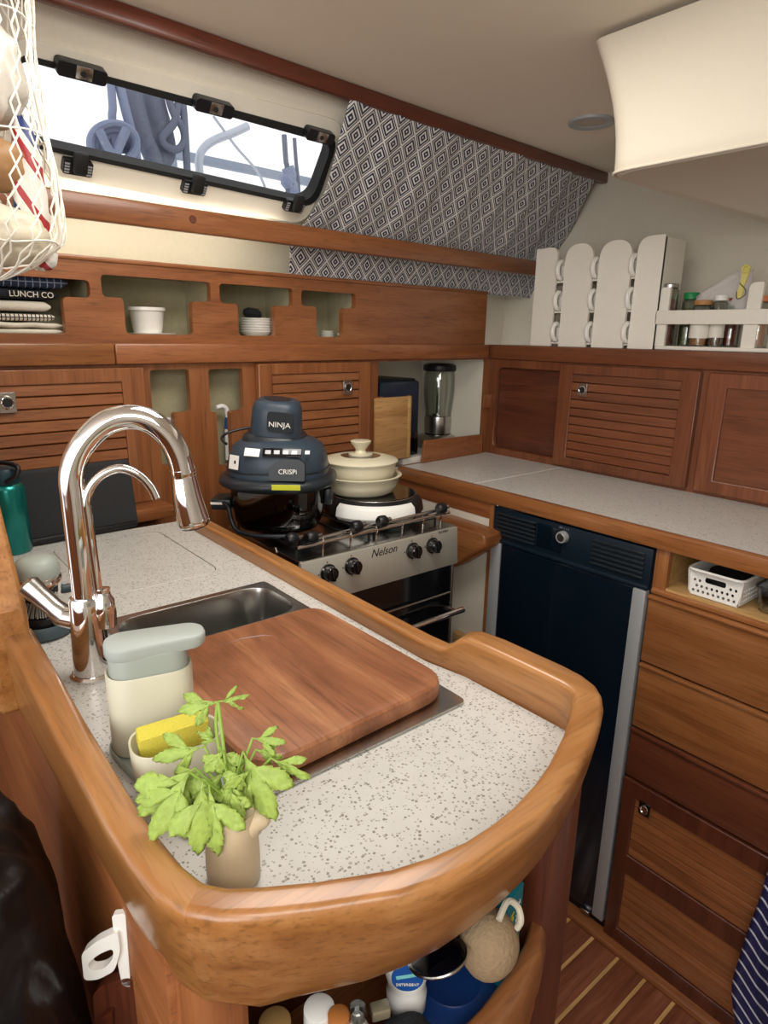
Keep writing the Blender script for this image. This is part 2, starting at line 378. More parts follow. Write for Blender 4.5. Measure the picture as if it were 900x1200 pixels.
# window
w1 = struct('window_1', plate(NB(), [rpoly([wl(20, 40), wl(404, 142), wl(357, 262), wl(20, 195)], [.02, .045, .05, .02]), rpoly([wl(20, 60, .0), wl(394, 160), wl(367, 241), wl(20, 165)], [.02, .035, .05, .02])], 0, .007, WMt), WHITEP, bev=.003)
obj('gasket', plate(NB(), [rpoly([wl(20, 59), wl(395, 159), wl(367.5, 242), wl(20, 166)], [.02, .035, .05, .02]), rpoly([wl(20, 66), wl(387, 167), wl(362, 236), wl(20, 160)], [.02, .03, .045, .02])], -.022, .010, WMt), RUBBER, w1, bev=.002)
obj('pane', plate(NB(), [rpoly([wl(20, 62), wl(392, 162), wl(366, 240), wl(20, 164)], [.02, .035, .05, .02])], -.018, -.013, WMt), GLASS, w1)
ang = math.atan2(wl(360, 153)[1]-wl(115, 87)[1], wl(360, 153)[0]-wl(115, 87)[0])
for (u, v, s) in ((93, 80, 1.0), (248, 122, 1.0), (372, 156, .9)):
    c = wl(u, v, .01); M = WMt @ T(c[0], c[1], .008) @ RZ(ang)
    hb = obj('hinge', plate(NB(), [rrect(-.042*s, -.013, .042*s, .012, .008, 3)], 0, .020, M), BLACK, w1, bev=.004)
    obj('screw_cap', box(NB(), (-.012, -.010, .020), (.016, .011, .0225), .001, M), STEEL, hb)
    obj('screw', lathe(NB(), [(0, .0225), (.005, .0225), (.0045, .0245), (0, .0245)], 14, M), RUBBER, hb)
    for k in range(3):
        box(b := NB(), (-.038*s, -.0125+k*.0035, .0195), (-.015, -.0115+k*.0035, .0208), 0, M); obj('grip_rib', b, RUBBER, hb)
for (u, v) in ((90, 192), (227, 216), (344, 238)):
    c = wl(u, v, .01); M = WMt @ T(c[0], c[1], .006) @ RZ(ang)
    lb = obj('latch', plate(NB(), [rrect(-.027, -.018, .027, .010, .004, 3)], 0, .014, M), BLACK, w1, bev=.003)
    lv = obj('lever', box(NB(), (-.012, -.013, .012), (.014, .026, .028), .005, M @ RX(-.15)), RUBBER, lb)
    for sx in (-1, 1):
        for k in range(4):
            x0 = -.025 if sx < 0 else .016
            obj('grip_rib', box(NB(), (x0, -.015+k*.0055, .0138), (x0+.009, -.012+k*.0055, .0155), 0, M), SILV, lb)
# ceiling light
c = on_z(693, 142, ZCEIL)
t = thing('ceiling_light', 'flat round recessed ceiling light partly hidden by the padded hood', 'light', c)
obj('trim_ring', lathe(NB(), [(.034, 0), (.056, 0), (.056, -.006), (.046, -.008), (.034, -.004)], 36, T(*c)), SILV, t)
obj('diffuser', lathe(NB(), [(0, -.005), (.036, -.003), (.036, 0), (0, 0)], 36, T(*c)), plain('light_diffuser_off', 'b9b0a6', .5), t)
# padded hood hanging from the ceiling
def hood_ring(z, c, r, x1=2.05, y1=-.5):
    pts = []
    for (x, y, rr) in ((c[0], c[1], r), (c[0], y1, .02), (x1, y1, .02), (x1, c[1], .02)): pts.append((x, y, rr))
    o = rpoly([(p[0], p[1]) for p in pts], [p[2] for p in pts], 8)
    return [(a, b, z) for a, b in o]
zb_ = 1.822
p0 = on_z(707, 206, zb_); p1 = on_z(702, 121, 1.94); p2 = on_z(691, 45, 2.055)
rings = [hood_ring(zb_+.002, (p0.x+.02, p0.y-.015), .05), hood_ring(zb_, (p0.x+.006, p0.y-.004), .055), hood_ring(zb_+.008, (p0.x, p0.y), .055)]
for i in range(1, 13):
    f = i/12; z = zb_+.008+(2.05-zb_-.008)*f
    x = p0.x+(p2.x-p0.x)*f; yy = p0.y+(p2.y-p0.y)*f**1.6-.006*math.sin(PI*f)
    rings.append(hood_ring(z, (x, yy), .055-.02*f))
hood = thing('padded_hood', 'large cream padded vinyl box hanging from the ceiling above the right worktop', 'hood', (p0.x, p0.y, zb_))
obj('cover', loft(NB(), rings, cap=True), HOOD, hood, smooth=60)
seam = [Vector(p) for p in hood_ring(zb_+.004, (p0.x-.0005, p0.y+.0005), .055)]
obj('piping', tube(NB(), seam, .0028, 8, closed=True), HOOD, hood)

# ================================================================ HULL SHELF UNIT (upper row of cubbies)
def H2(u, v, k=KH): return on_h(u, v, k)
def hx(u, v=400, k=KH): return on_h(u, v, k)[0]
ZS0, ZS1 = 1.500, 1.679
def tee(ua, ub, va, vb, uc, ud, vc, r=.012):          # wide top, narrow well, from pixels read on the flat cabinet face
    vm = va
    a, b, zt_, zm = hx(ua, va), hx(ub, va), H2((ua+ub)/2, va)[1], H2((ua+ub)/2, vb)[1]
    c_, d_, z0 = hx(uc, vc), hx(ud, vc), H2((uc+ud)/2, vc)[1]
    return a, b, zt_, zm, c_, d_, z0
def tee_poly(p, r=.011):
    a, b, zt_, zm, c_, d_, z0 = p
    return rpoly([(a, zt_), (b, zt_), (b, zm), (d_, zm), (d_, z0), (c_, z0), (c_, zm), (a, zm)], r, 4)
S_ = [tee(-60, 104, 323, 345, -20, 78, 391), tee(118, 246, 326, 351, 148, 227, 392), tee(257, 343, 335, 357, 280, 323, 393.5), tee(353, 417, 342, 360, 371, 402, 395)]
hu = thing('cubby_shelf', 'teak shelf front with four stepped cut-outs along the hull', 'shelf', hk(.7, KH, ZS0))
HR = 1.862
bm = NB(); plate(bm, [rpoly([(-.55, ZS0), (HR, ZS0), (HR, ZS1), (-.55, ZS1)], [0, .01, .016, 0])]+[tee_poly(p) for p in S_], -.018, 0, HM())
obj('front_panel', bm, RXm, hu, bev=.003)
bm = NB(); box(bm, (-.55, ZS1-.006, -.022), (HR, ZS1+.004, .004), .003, HM()); obj('top_edge', bm, RXm, hu)
bm = NB(); box(bm, (-.55, 1.462, -.012), (.565, 1.507, .018), .005, HM()); fr1 = obj('fiddle_rail', bm, WX, hu)
bm = NB(); box(bm, (.566, 1.462, -.012), (HR+.006, 1.507, .018), .005, HM()); obj('fiddle_rail', bm, RXm, hu)
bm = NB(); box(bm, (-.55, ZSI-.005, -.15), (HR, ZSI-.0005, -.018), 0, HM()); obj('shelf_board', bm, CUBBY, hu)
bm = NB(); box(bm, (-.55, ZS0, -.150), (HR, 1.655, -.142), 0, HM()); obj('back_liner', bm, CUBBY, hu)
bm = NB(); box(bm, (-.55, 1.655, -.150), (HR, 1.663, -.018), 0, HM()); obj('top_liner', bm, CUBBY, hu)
for i, (a, b) in enumerate(zip(S_, S_[1:]+[None])):
    hh = (a[1]+(b[0] if b else a[1]+.03))/2
    obj('divider', box(NB(), (hh-.006, ZS0, -.146), (hh+.006, 1.657, -.018), 0, HM()), CUBBY, hu)

# ================================================================ DOORS
def latch(M, parent, dark=False, s=1):
    la = obj('latch', plate(NB(), [rrect(-.016*s, -.020*s, .016*s, .020*s, .002, 2)], 0, .0035, M), BLACKG if dark else STEEL, parent, label='square recessed ring latch', bev=.001)
    obj('ring_pull', tube(NB(), [(.0105*s*math.cos(a), .012*s*math.sin(a), .005) for a in [2*PI*i/24 for i in range(24)]], .0018, 8, closed=True, M=M), CHROME, la)
    obj('recess', lathe(NB(), [(0, .0036), (.009*s, .0036), (.009*s, .0042), (0, .0042)], 20, M), RUBBER if not dark else CHROME, la)
    return la
def louver_door(parent, M, x0, z0, x1, z1, st, rl, pitch, mx, mz, latch_at=None, out=.018):
    d = obj('door', plate(NB(), [[(x0, z0), (x1, z0), (x1, z1), (x0, z1)], [(x0+st, z0+rl), (x1-st, z0+rl), (x1-st, z1-rl), (x0+st, z1-rl)]], .001, out, M), mz, parent, bev=.0025)
    H_ = z1-z0-2*rl; n = max(1, round(H_/pitch)); p = H_/n; s0 = None
    for i in range(n):
        zc = z0+rl+p*(i+.5)
        b = NB(); box(b, (x0+st-.001, -p*.5+.0012, -.004), (x1-st+.001, p*.5-.0006, .004), .0016, M @ T(0, zc, out-.0085) @ RX(-.13), 1)
        if s0 is None: s0 = obj('slat', b, mx, d, org=None); zc0 = zc
        else: b.free(); inst(s0, d, (0, 0, zc-zc0))
    if latch_at: latch(M @ T(latch_at[0], latch_at[1], out), d)
    return d
# lower hull cabinet
hc = thing('hull_cabinet', 'teak cabinet along the hull with two louvred doors and stepped slots', 'cabinet', hk(.7, KH, 1.08))
E_ = tee(175, 221, 433, 484, 190, 208, 545); F_ = tee(244, 284, 432, 482, 257, 273, 545)
nl, nr = hx(443, 440), 1.884
bm = NB(); plate(bm, [[(-.55, .0), (nl-.02, .0), (nr+.03, .0), (nr+.03, 1.466), (-.55, 1.466)], tee_poly(E_, .009), tee_poly(F_, .009), rpoly([(nl, ZC+.001), (nr, ZC+.001), (nr, 1.456), (nl, 1.456)], [0, 0, .012, .012])], -.018, 0, HM())
obj('face_frame', bm, RZm, hc, bev=.002)
louver_door(hc, HM(), -.30, 1.146, hx(165, 432), 1.455, .052, .03, .0245, RXm, RZm, (on_h(8, 472, KH-.018)[0], on_h(8, 472, KH-.018)[1]))
louver_door(hc, HM(), hx(298.5, 430), 1.120, hx(430, 430), 1.457, .042, .028, .0245, RXm, RZm, on_h(407, 454, KH-.018))
lx = on_h(205, 600, 1.395)[0]
obj('ledge', box(NB(), (-.3, 1.118, 0), (lx, 1.146, .085), .004, HM()), RXm, hc)
for (u, v, uu, vv) in ((440, 465, 447, 485), (565, 377+85, 575, 395+82)):
    a = on_h(u, v); b = on_h(uu, vv); obj('turn_button', box(NB(), (a[0], b[1], 0), (b[0], a[1], .012), .003, HM()), RZm, hc)
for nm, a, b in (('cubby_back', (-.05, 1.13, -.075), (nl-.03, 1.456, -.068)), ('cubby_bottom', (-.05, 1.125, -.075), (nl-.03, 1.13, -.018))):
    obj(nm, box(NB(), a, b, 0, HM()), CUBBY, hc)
for a, b in (((nl-.012, ZC-.04, -.32), (nl-.002, 1.464, -.018)), ((nr+.002, ZC-.04, -.32), (nr+.012, 1.464, -.018)), ((nl-.01, ZC-.04, -.33), (nr+.01, 1.464, -.32)), ((nl-.01, 1.458, -.33), (nr+.01, 1.464, -.018))):
    obj('niche_liner', box(NB(), a, b, 0, HM()), WHITEP, hc)

# ================================================================ BULKHEAD CABINET (above the right worktop)
bc = thing('bulkhead_cabinet', 'reddish teak cabinet on the bulkhead above the right worktop, louvred door and dark rounded opening', 'cabinet', (XB, .9, 1.125))
def Xp(u, v, x=XB): q = on_x(u, v, x); return (q.y, q.z)
oa, ob = Xp(583, 428), Xp(661, 541)
hole = rrect(ob[0], ob[1]+.006, oa[0], 1.430, .028, 6)
bm = NB(); plate(bm, [[(-.45, ZC-.04), (1.60, ZC-.04), (1.60, 1.461), (-.45, 1.461)], hole], -.018, 0, XM())
obj('face_frame', bm, BXZ, bc, bev=.003)
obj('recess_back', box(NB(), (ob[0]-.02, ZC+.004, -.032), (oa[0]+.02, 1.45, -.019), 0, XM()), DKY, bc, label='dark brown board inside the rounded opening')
obj('top_rail', box(NB(), (-.45, 1.459, -.02), (1.612, 1.507, .014), .005, XM()), BXY, bc)
obj('ledge_top', box(NB(), (-.45, 1.499, -.25), (1.612, 1.506, -.015), 0, XM()), LINER, bc)
louver_door(bc, XM(), .838, 1.132, 1.290, 1.454, .05, .028, .0262, BXY, BXZ, Xp(683, 457, XB-.018))
d2 = obj('door', plate(NB(), [[(.20, 1.132), (.815, 1.132), (.815, 1.452), (.20, 1.452)], [(.25, 1.168), (.765, 1.168), (.765, 1.415), (.25, 1.415)]], .001, .018, XM()), BXZ, bc, bev=.003)
obj('panel', box(NB(), (.245, 1.163, .002), (.77, 1.42, .010), 0, XM()), BXY, d2)

# ================================================================ RIGHT WORKTOP
wt = thing('worktop', 'pale speckled worktop with teak edging along the right side', 'worktop', (1.5, .8, ZC))
a0 = hk(0, KH-.0)
def ywall(x, k=KH): return (k+math.sin(HA)*x)/math.cos(HA)
nx0 = hk(nl+.003, KH); nx1 = hk(nr-.003, KH)
bk0 = hk(nl+.003, KH+.31); bk1 = hk(nr-.003, KH+.31)
pl = [(XF+.012, -.45), (XB-.002, -.45), (XB-.002, ywall(XB-.002)-.003), (nx1.x, nx1.y-.003), (bk1.x, bk1.y), (bk0.x, bk0.y), (nx0.x, nx0.y), (XF+.012, ywall(XF+.012)-.002)]
obj('slab', plate(NB(), [pl], ZC-.022, ZC), QUARTZ2, wt)
obj('edging', box(NB(), (XF-.012, -.45, ZC-.036), (XF+.012, ywall(XF)-.006, ZC+.004), .005), WY, wt)
ja, jb = on_z(564, 565, ZC), on_z(638, 552, ZC)
obj('joint_strip', box(NB(), (XF+.013, ja.y-.0025, ZC-.001), (XB-.003, ja.y+.0025, ZC+.0006)), WPLAS, wt)
for u, v in ((566, 519),):
    q = on_z(567, 521, ZC); obj('corner_bead', box(NB(), (q.x-.012, q.y-.022, ZC), (q.x-.002, q.y-.010, ZC+.012), .002), WPLAS, wt)

# ================================================================ STOVE BAY SIDE PANEL
sp = thing('stove_bay_panel', 'white side panel right of the stove with teak top rail and bracket', 'panel', (XF, 1.3, 0))
obj('panel', box(NB(), (XF+.004, 1.172, .0), (XF+.018, ywall(XF)-.004, 1.037)), WHITEP, sp)
obj('top_rail', box(NB(), (XF+.001, 1.172, 1.037), (XF+.018, ywall(XF)-.004, 1.084), .003), RYm, sp)
obj('post', box(NB(), (XF-.004, 1.158, 0), (XF+.014, 1.171, 1.085), .002), WZ, sp)
xb_ = 1.285; a = Xp(569, 628, xb_); b = Xp(530, 610, xb_); c = Xp(530, 665, xb_); d = Xp(567, 640, xb_)
rings = []
for xx, gz in ((xb_, 0), (xb_-.004, -.006), (XF+.003, -.0)):
    dy = .0 if xx > xb_-.003 else .006
    rings.append([(xx, a[0]+dy, a[1]+gz-.004), (xx, a[0]+.01, a[1]+.002+gz), (xx, b[0]+.08, a[1]+.004+gz), (xx, b[0]+.08, c[1]-.03), (xx, c[0], c[1]+(0 if xx < 1.3 else -.0)), (xx, a[0]+dy, d[1]-.004)])
rings = [rings[1], rings[0], rings[2]]
obj('bracket', loft(NB(), rings, cap=True), WY, sp, label='thick rounded teak bracket', bev=.004)
a = Xp(536, 738, XF); b = Xp(549, 762, XF); obj('block', box(NB(), (XF-.02, b[0], b[1]-.02), (XF+.004, a[0], a[1]), .003), PALE, sp)

# ================================================================ FRIDGE
fr = thing('fridge', 'tall dark navy fridge with silver side strips and top vents below the right worktop', 'fridge', (XF, .92, 0))
obj('cabinet', box(NB(), (XF+.012, .684, .018), (XF+.44, 1.155, 1.083)), FRIDM, fr)
cp_ = obj('control_panel', box(NB(), (XF-.004, .684, .985), (XF+.012, 1.155, 1.080), .003), FRIDM, fr)
obj('lower_lip', box(NB(), (XF-.010, .684, .981), (XF+.010, 1.155, .992), .003), FRIDM, fr)
for (ya, yb) in ((1.008, 1.142), (.700, .838)):
    for k in range(6):
        obj('vent_slat', box(NB(), (XF-.010, ya, 1.004+k*.0115), (XF-.003, yb, 1.0105+k*.0115), .002, None), NAVYD, cp_)
obj('display', box(NB(), (XF-.006, 1.015-.0, 1.036), (XF-.003, 1.058-.05, 1.062)), BLACKG, cp_)
obj('display_window', box(NB(), (XF-.0062, .925, 1.005), (XF-.0036, 1.002, 1.068), .001), FRID, cp_)
a = Xp(662, 628.5, XF); Mk = XM(XF-.005) @ T(a[0], a[1], 0)
kn = obj('knob', lathe(NB(), [(0, 0), (.0155, 0), (.0155, .010), (.014, .014), (0, .014)], 32, Mk), SILV, cp_)
obj('knob_cap', lathe(NB(), [(0, .014), (.011, .014), (.010, .0152), (0, .0152)], 28, Mk), STEEL, kn)
text('lettering', 'OFF  1  2  3', .006, XM(XF-.0066) @ T(a[0], a[1]+.022, 0) @ Matrix.Diagonal((-1, 1, 1, 1)), SILV, cp_)
dr = obj('door', box(NB(), (XF-.008, .718, .035), (XF+.012, 1.118, .980), .003), FRID, fr)
obj('side_strip', box(NB(), (XF-.012, .685, .035), (XF+.010, .7175, .980), .003), SILV, dr)
obj('side_strip', box(NB(), (XF-.012, 1.1185, .035), (XF+.010, 1.153, .980), .003), SILV, dr)
obj('plinth', box(NB(), (XF-.002, .684, .017), (XF+.012, 1.155, .033)), BLACK, fr)
obj('hinge_pin', box(NB(), (XF-.018, .722, .027), (XF-.006, .75, .037), .003), STEEL, fr)

# ================================================================ DRAWER CABINET
dc = thing('drawer_cabinet', 'teak base cabinet right of the fridge with drawers and an open slot', 'cabinet', (XF, .3, 0))
YL = .677
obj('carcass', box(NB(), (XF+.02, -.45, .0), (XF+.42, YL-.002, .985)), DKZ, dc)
obj('left_stile', box(NB(), (XF, .648, .982), (XF+.018, YL+.002, 1.085), .002), WZ, dc)
obj('side', box(NB(), (XF+.018, .655, .985), (XF+.40, .672, 1.098)), PALE, dc)
obj('slot_floor', box(NB(), (XF+.004, -.45, .983), (XF+.40, .656, .997)), PALE, dc)
obj('slot_back', box(NB(), (XF+.36, -.45, .997), (XF+.38, .655, 1.098)), PALE, dc)
obj('lip', box(NB(), (XF-.008, -.45, .979), (XF+.006, YL, .992), .004), WY, dc)
def drawer(z0, z1, m):
    d = obj('drawer', box(NB(), (XF-.012, -.45, z0), (XF+.018, YL, z1-.007), .003), m, dc)
    obj('top_lip', box(NB(), (XF-.018, -.45, z1-.011), (XF+.004, YL+.001, z1-.001), .0045), m, d)
drawer(.812, .979, WY); drawer(.640, .808, WY); drawer(.503, .636, DKY)  # all one teak; lowest drawer darkened, shade low down put into its colour
yi = .642
dd = obj('door', plate(NB(), [[(-.45, -.0+.012), (YL, .012), (YL, .497), (-.45, .497)], [(-.30, .285), (yi, .285), (yi, .452), (-.30, .452)], [(-.30, .055), (yi, .055), (yi, .232), (-.30, .232)]], -.002, .016, XM(XF)), DKZ, dc, bev=.003)
for (za, zb2) in ((.285, .452), (.055, .232)):
    n = 7; s0 = None
    for k in range(n):
        z = za+(zb2-za)*k/n
        b = NB(); box(b, (-.305, z+.0008, .002), (yi+.004, z+(zb2-za)/n-.0004, .010), .0015, XM(XF), 1); 
        if s0 is None: s0 = obj('slat', b, RYm, dd); zz0 = z
        else: b.free(); inst(s0, dd, (0, 0, z-zz0))
la = Xp(755.5, 948, XF-.016); latch(XM(XF-.016) @ T(la[0], la[1], 0), dd, dark=True, s=.85)
obj('plinth', box(NB(), (XF+.01, -.45, 0), (XF+.03, YL-.002, .012)), DKY, dc)
# ================================================================ PENINSULA
pc = thing('peninsula_cabinet', 'teak peninsula cabinet with side panels, posts and an open front bin', 'cabinet', (.33, .9, 0))
obj('side_panel', box(NB(), (.118, .39, 0), (.134, 1.38, ZC-.01), .002), RYm, pc)
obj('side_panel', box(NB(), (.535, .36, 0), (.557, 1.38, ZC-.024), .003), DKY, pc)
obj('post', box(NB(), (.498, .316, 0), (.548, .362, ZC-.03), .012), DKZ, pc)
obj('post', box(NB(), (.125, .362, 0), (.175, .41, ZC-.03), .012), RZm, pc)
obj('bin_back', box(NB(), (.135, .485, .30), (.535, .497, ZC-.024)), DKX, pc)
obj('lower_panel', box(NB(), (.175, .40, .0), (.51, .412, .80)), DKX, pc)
ARCB = [(.150, .352), (.175, .337), (.206, .320), (.245, .306), (.286, .298), (.335, .293), (.383, .295), (.430, .302), (.475, .314), (.512, .330)]
obj('bin_floor', plate(NB(), [[(.14, .484), (.14, .37)]+[(x, y+.015) for x, y in ARCB]+[(.53, .484)]], .795, .807), RXm, pc)
rings = []
for (x, y) in ARCB:
    ring = []
    for j in range(14):
        a = 2*PI*j/14; c, s = math.cos(a), math.sin(a)
        ring.append((x, y+.013*c*abs(c)**-.4 if abs(c) > .01 else y, .880+.035*s*abs(s)**-.3 if abs(s) > .01 else .880))
    rings.append(ring)
rings[-1] = [(p[0]+.012, p[1]+.01, p[2]) for p in rings[-1]]
obj('bin_rail', loft(NB(), rings, cap=True), WX, pc, smooth=70)
obj('bin_front', plate(NB(), [[(x, y-.004) for x, y in ARCB]+[(x, y+.006) for x, y in ARCB[::-1]]], .80, .86), RXm, pc)
# worktop with fiddle rail
pw = thing('peninsula_worktop', 'speckled white worktop with raised curved teak fiddle around the sink', 'worktop', (.33, .9, ZC))
inner = [(.536, 1.378), (.538, .56), (.550, .50), (.553, .352), (.545, .338), (.508, .320), (.48, .307), (.434, .288), (.363, .272), (.306, .271), (.246, .285), (.199, .309), (.156, .337), (.138, .358), (.132, .392), (.129, .45), (.131, .60), (.135, .80), (.137, .93)]
SX0, SX1, SY0, SY1 = .236, .507, .456, .932
lid = rrect(.262, 1.03, .474, 1.335, .03, 6)
lid2 = rrect(.2635, 1.0315, .4725, 1.3335, .0285, 6)
slabout = inner+[(.137, 1.385)]
obj('slab', plate(NB(), [slabout, rrect(SX0+.012, SY0+.012, SX1-.012, SY1-.012, .04), lid], ZC-.022, ZC), QUARTZ, pw)
obj('lift_out_lid', plate(NB(), [lid2], ZC-.020, ZC-.0003), QUARTZ, pw, bev=.0008)
# stations: inner, outer, bottom point, top z, bottom z
ST = []
def st(i, o, b, zt, zb): ST.append((Vector(i), Vector(o), Vector(b), zt, zb))
for y in (1.375, 1.1, .85, .65, .575): st((.538 if y < 1 else .536, y), (.566, y), (.566, y), 1.147, 1.06)
st((.543, .540), (.568, .545), (.568, .545), 1.1475, 1.058)
st((.545, .532), (.571, .540), (.571, .54), 1.150, 1.056)
st((.547, .522), (.577, .530), (.577, .53), 1.160, 1.055)
st((.549, .510), (.583, .520), (.582, .52), 1.170, 1.054)
st((.5505, .498), (.587, .506), (.585, .50), 1.1742, 1.052)
st((.5525, .465), (.591, .470), (.587, .47), 1.175, 1.050)
st((.5535, .42), (.592, .420), (.586, .42), 1.175, 1.048)
st((.554, .385), (.5925, .385), (.586, .39), 1.175, 1.046)
st((.554, .366), (.5905, .360), (.580, .368), 1.175, 1.046)
st((.552, .352), (.583, .338), (.569, .350), 1.175, 1.046)
st((.547, .344), (.571, .3235), (.556, .337), 1.175, 1.048)
st((.532, .333), (.553, .310), (.538, .326), 1.175, 1.052)
I_ = [(.508, .320), (.48, .307), (.434, .289), (.40, .279), (.363, .272), (.335, .270), (.306, .2705), (.275, .276), (.246, .285), (.199, .309), (.170, .327)]
O_ = [(.528, .297), (.492, .281), (.440, .264), (.402, .254), (.363, .247), (.333, .2455), (.302, .246), (.268, .251), (.236, .261), (.186, .287), (.156, .305)]
B_ = [(.515, .315), (.480, .301), (.434, .290), (.400, .285), (.363, .282), (.333, .282), (.300, .284), (.268, .290), (.237, .300), (.192, .321), (.165, .332)]
for i, o, b in zip(I_, O_, B_): st(i, o, b, 1.175, 1.057)
st((.150, .341), (.134, .321), (.147, .343), 1.175, 1.064)
st((.139, .355), (.118, .339), (.133, .355), 1.175, 1.066)
st((.1335, .378), (.108, .366), (.124, .376), 1.175, 1.067)
st((.131, .41), (.104, .405), (.119, .41), 1.175, 1.068)
st((.129, .45), (.102, .45), (.116, .45), 1.175, 1.068)
st((.131, .60), (.102, .60), (.112, .60), 1.175, 1.068)
st((.134, .72), (.103, .72), (.110, .72), 1.175, 1.068)
st((.137, .855), (.104, .855), (.108, .855), 1.175, 1.068)
bm = bmesh.new(); R_ = []
def nrm(v): v = v.copy(); return v.normalized() if v.length > 1e-9 else Vector((1, 0))
for (i, o, b, zt, zb) in ST:
    d = nrm(o-i); w_ = (o-i).length; sec = []
    sec.append((b-d*.02, zb)); sec.append((i, ZC-.012)); sec.append((i, zt-.007))
    for k in range(1, 6):
        a = PI*.5*k/6; sec.append((i+d*(.007*(1-math.cos(a))), zt-.007+.007*math.sin(a)))
    sec.append((i+d*.008, zt)); sec.append((o-d*.007, zt-.0008))
    for k in range(1, 6):
        a = PI*.5*k/6; sec.append((o-d*(.007*(1-math.sin(a))), zt-.0008-.008*(1-math.cos(a))))
    sec.append((o, zt-.0105))
    for f in (.12, .25, .38, .5, .62, .75, .88):
        q = o.lerp(b, f**1.35); sec.append((q, (zt-.0105)+(zb+.008-zt+.0105)*f))
    sec.append((b, zb+.006)); sec.append((b-d*.004, zb))
    R_.append([bm.verts.new((p.x, p.y, z)) for p, z in sec])
for s, (A, B) in enumerate(zip(R_, R_[1:])):
    t = (ST[s+1][0]-ST[s][0]); mi = 0 if abs(t.x) > abs(t.y)*.7 else 1
    for j in range(len(A)):
        k = (j+1) % len(A); f = bm.faces.new((A[j], A[k], B[k], B[j])); f.material_index = mi
for R2 in (R_[0], R_[-1]):
    f = bm.faces.new(R2); f.material_index = 1
obj('fiddle_rail', bm, [RIMX, RIMY], pw, smooth=60, label='varnished teak fiddle, curved at the front')
# raised end block at the left
bm = NB(); plate(bm, [[(.845, 1.07), (1.39, 1.07), (1.39, 1.62), (1.10, 1.52), (.98, 1.38), (.925, 1.30), (.868, 1.225), (.845, 1.205)]], 0, .045, Matrix(((0, 0, 1, .088), (1, 0, 0, 0), (0, 1, 0, 0), (0, 0, 0, 1))))
obj('end_panel', bm, RIMY, pw, label='tall teak end panel rising at the left', bev=.006)
# sink
sk = thing('sink', 'stainless steel sink set into the peninsula worktop, half covered by a board', 'sink', (.37, .7, ZC))
b1 = rrect(.247, .795, .495, .918, .045, 8); b2_ = rrect(.247, .488, .495, .775, .04, 8)
obj('flange', plate(NB(), [rrect(SX0, SY0, SX1, SY1, .010, 4), b1, b2_], ZC+.0005, ZC+.004), STEEL, sk, bev=.0015)
for bb in ((.247, .795, .495, .918, .045), (.247, .488, .495, .775, .04)):
    rings = []
    for (off, z) in ((0, ZC+.004), (.002, ZC-.004), (.006, ZC-.06), (.008, ZC-.13), (.014, ZC-.145), (.026, ZC-.150), (.05, ZC-.151)):
        rings.append([(x, y, z) for x, y in rrect(bb[0]+off, bb[1]+off, bb[2]-off, bb[3]-off, max(.008, bb[4]-off*.3), 8)])
    bm = NB(); loft(bm, rings); b3 = bmesh.new(); vs = [b3.verts.new(p) for p in rings[-1]]; b3.faces.new(vs); _merge(bm, b3, None)
    bo = obj('basin', bm, STEEL, sk, smooth=60)
    cx, cy = (bb[0]+bb[2])/2, (bb[1]+bb[3])/2
    obj('drain', lathe(NB(), [(0, 0), (.022, 0), (.024, .0015), (.018, .002), (.014, .0005), (0, .0005)], 24, T(cx, cy, ZC-.1505)), CHROME, bo)
# chopping board
bd = thing('chopping_board', 'large reddish-brown wooden chopping board with rounded corners over the sink', 'chopping board', (.37, .6, ZC+.005))
bm = NB()
out_ = rpoly([(.238, .465), (.500, .473), (.494, .752), (.232, .752)], [.05, .045, .035, .03], 8)
def inset(L, d):
    c = Vector((sum(p[0] for p in L)/len(L), sum(p[1] for p in L)/len(L)))
    return [tuple(Vector(p)-(Vector(p)-c).normalized()*d) for p in L]
loft(bm, [[(x, y, z) for x, y in inset(out_, d)] for (d, z) in ((.006, ZC+.0045), (.0015, ZC+.007), (0, ZC+.011), (0, ZC+.020), (.0012, ZC+.0245), (.005, ZC+.027))], cap=True)
obj('slab', bm, BOARD, bd, smooth=35)
gr = [on_z(u, v, ZC+.027) for u, v in ((244, 768), (262, 755), (285, 748), (310, 744), (332, 747))]
obj('worn_groove', tube(NB(), [p+Vector((0, 0, -.0009)) for p in gr], [.0006, .0012, .0016, .0014, .0006], 8), DKX, bd)

# ================================================================ FAUCET
FB = Vector((.186, .788, ZC))
fdir = Vector((CR.x, CR.y, 0)).normalized()
fa = (fdir*.95+Vector((.0, .3, 0))).normalized()
def fpx(u, v, b=FB, d=fa):                            # point in the vertical plane of the spout
    n = Vector((-d.y, d.x, 0)); return hit(u, v, b, n)
def spline(P, n=6):
    P = [Vector(p) for p in P]; out = []
    for i in range(len(P)-1):
        p0 = P[max(i-1, 0)]; p1 = P[i]; p2 = P[i+1]; p3 = P[min(i+2, len(P)-1)]
        for k in range(n):
            t = k/n; out.append(.5*((2*p1)+(-p0+p2)*t+(2*p0-5*p1+4*p2-p3)*t*t+(-p0+3*p1-3*p2+p3)*t**3))
    out.append(P[-1]); return out
fa_t = thing('kitchen_faucet', 'tall chrome gooseneck tap with pull-down head and a thin filter spout', 'tap', FB)
obj('base_ring', lathe(NB(), [(0, 0), (.0265, 0), (.027, .003), (.024, .006), (0, .006)], 40, T(*FB)), CHROME, fa_t)
bt = fpx(106, 705)
obj('body', lathe(NB(), [(0, .005), (.0225, .005), (.0220, .03), (.0205, .055), (.0195, .075), (.0185, .100), (.0170, .104), (0, .105)], 40, T(*FB)), CHROME, fa_t)
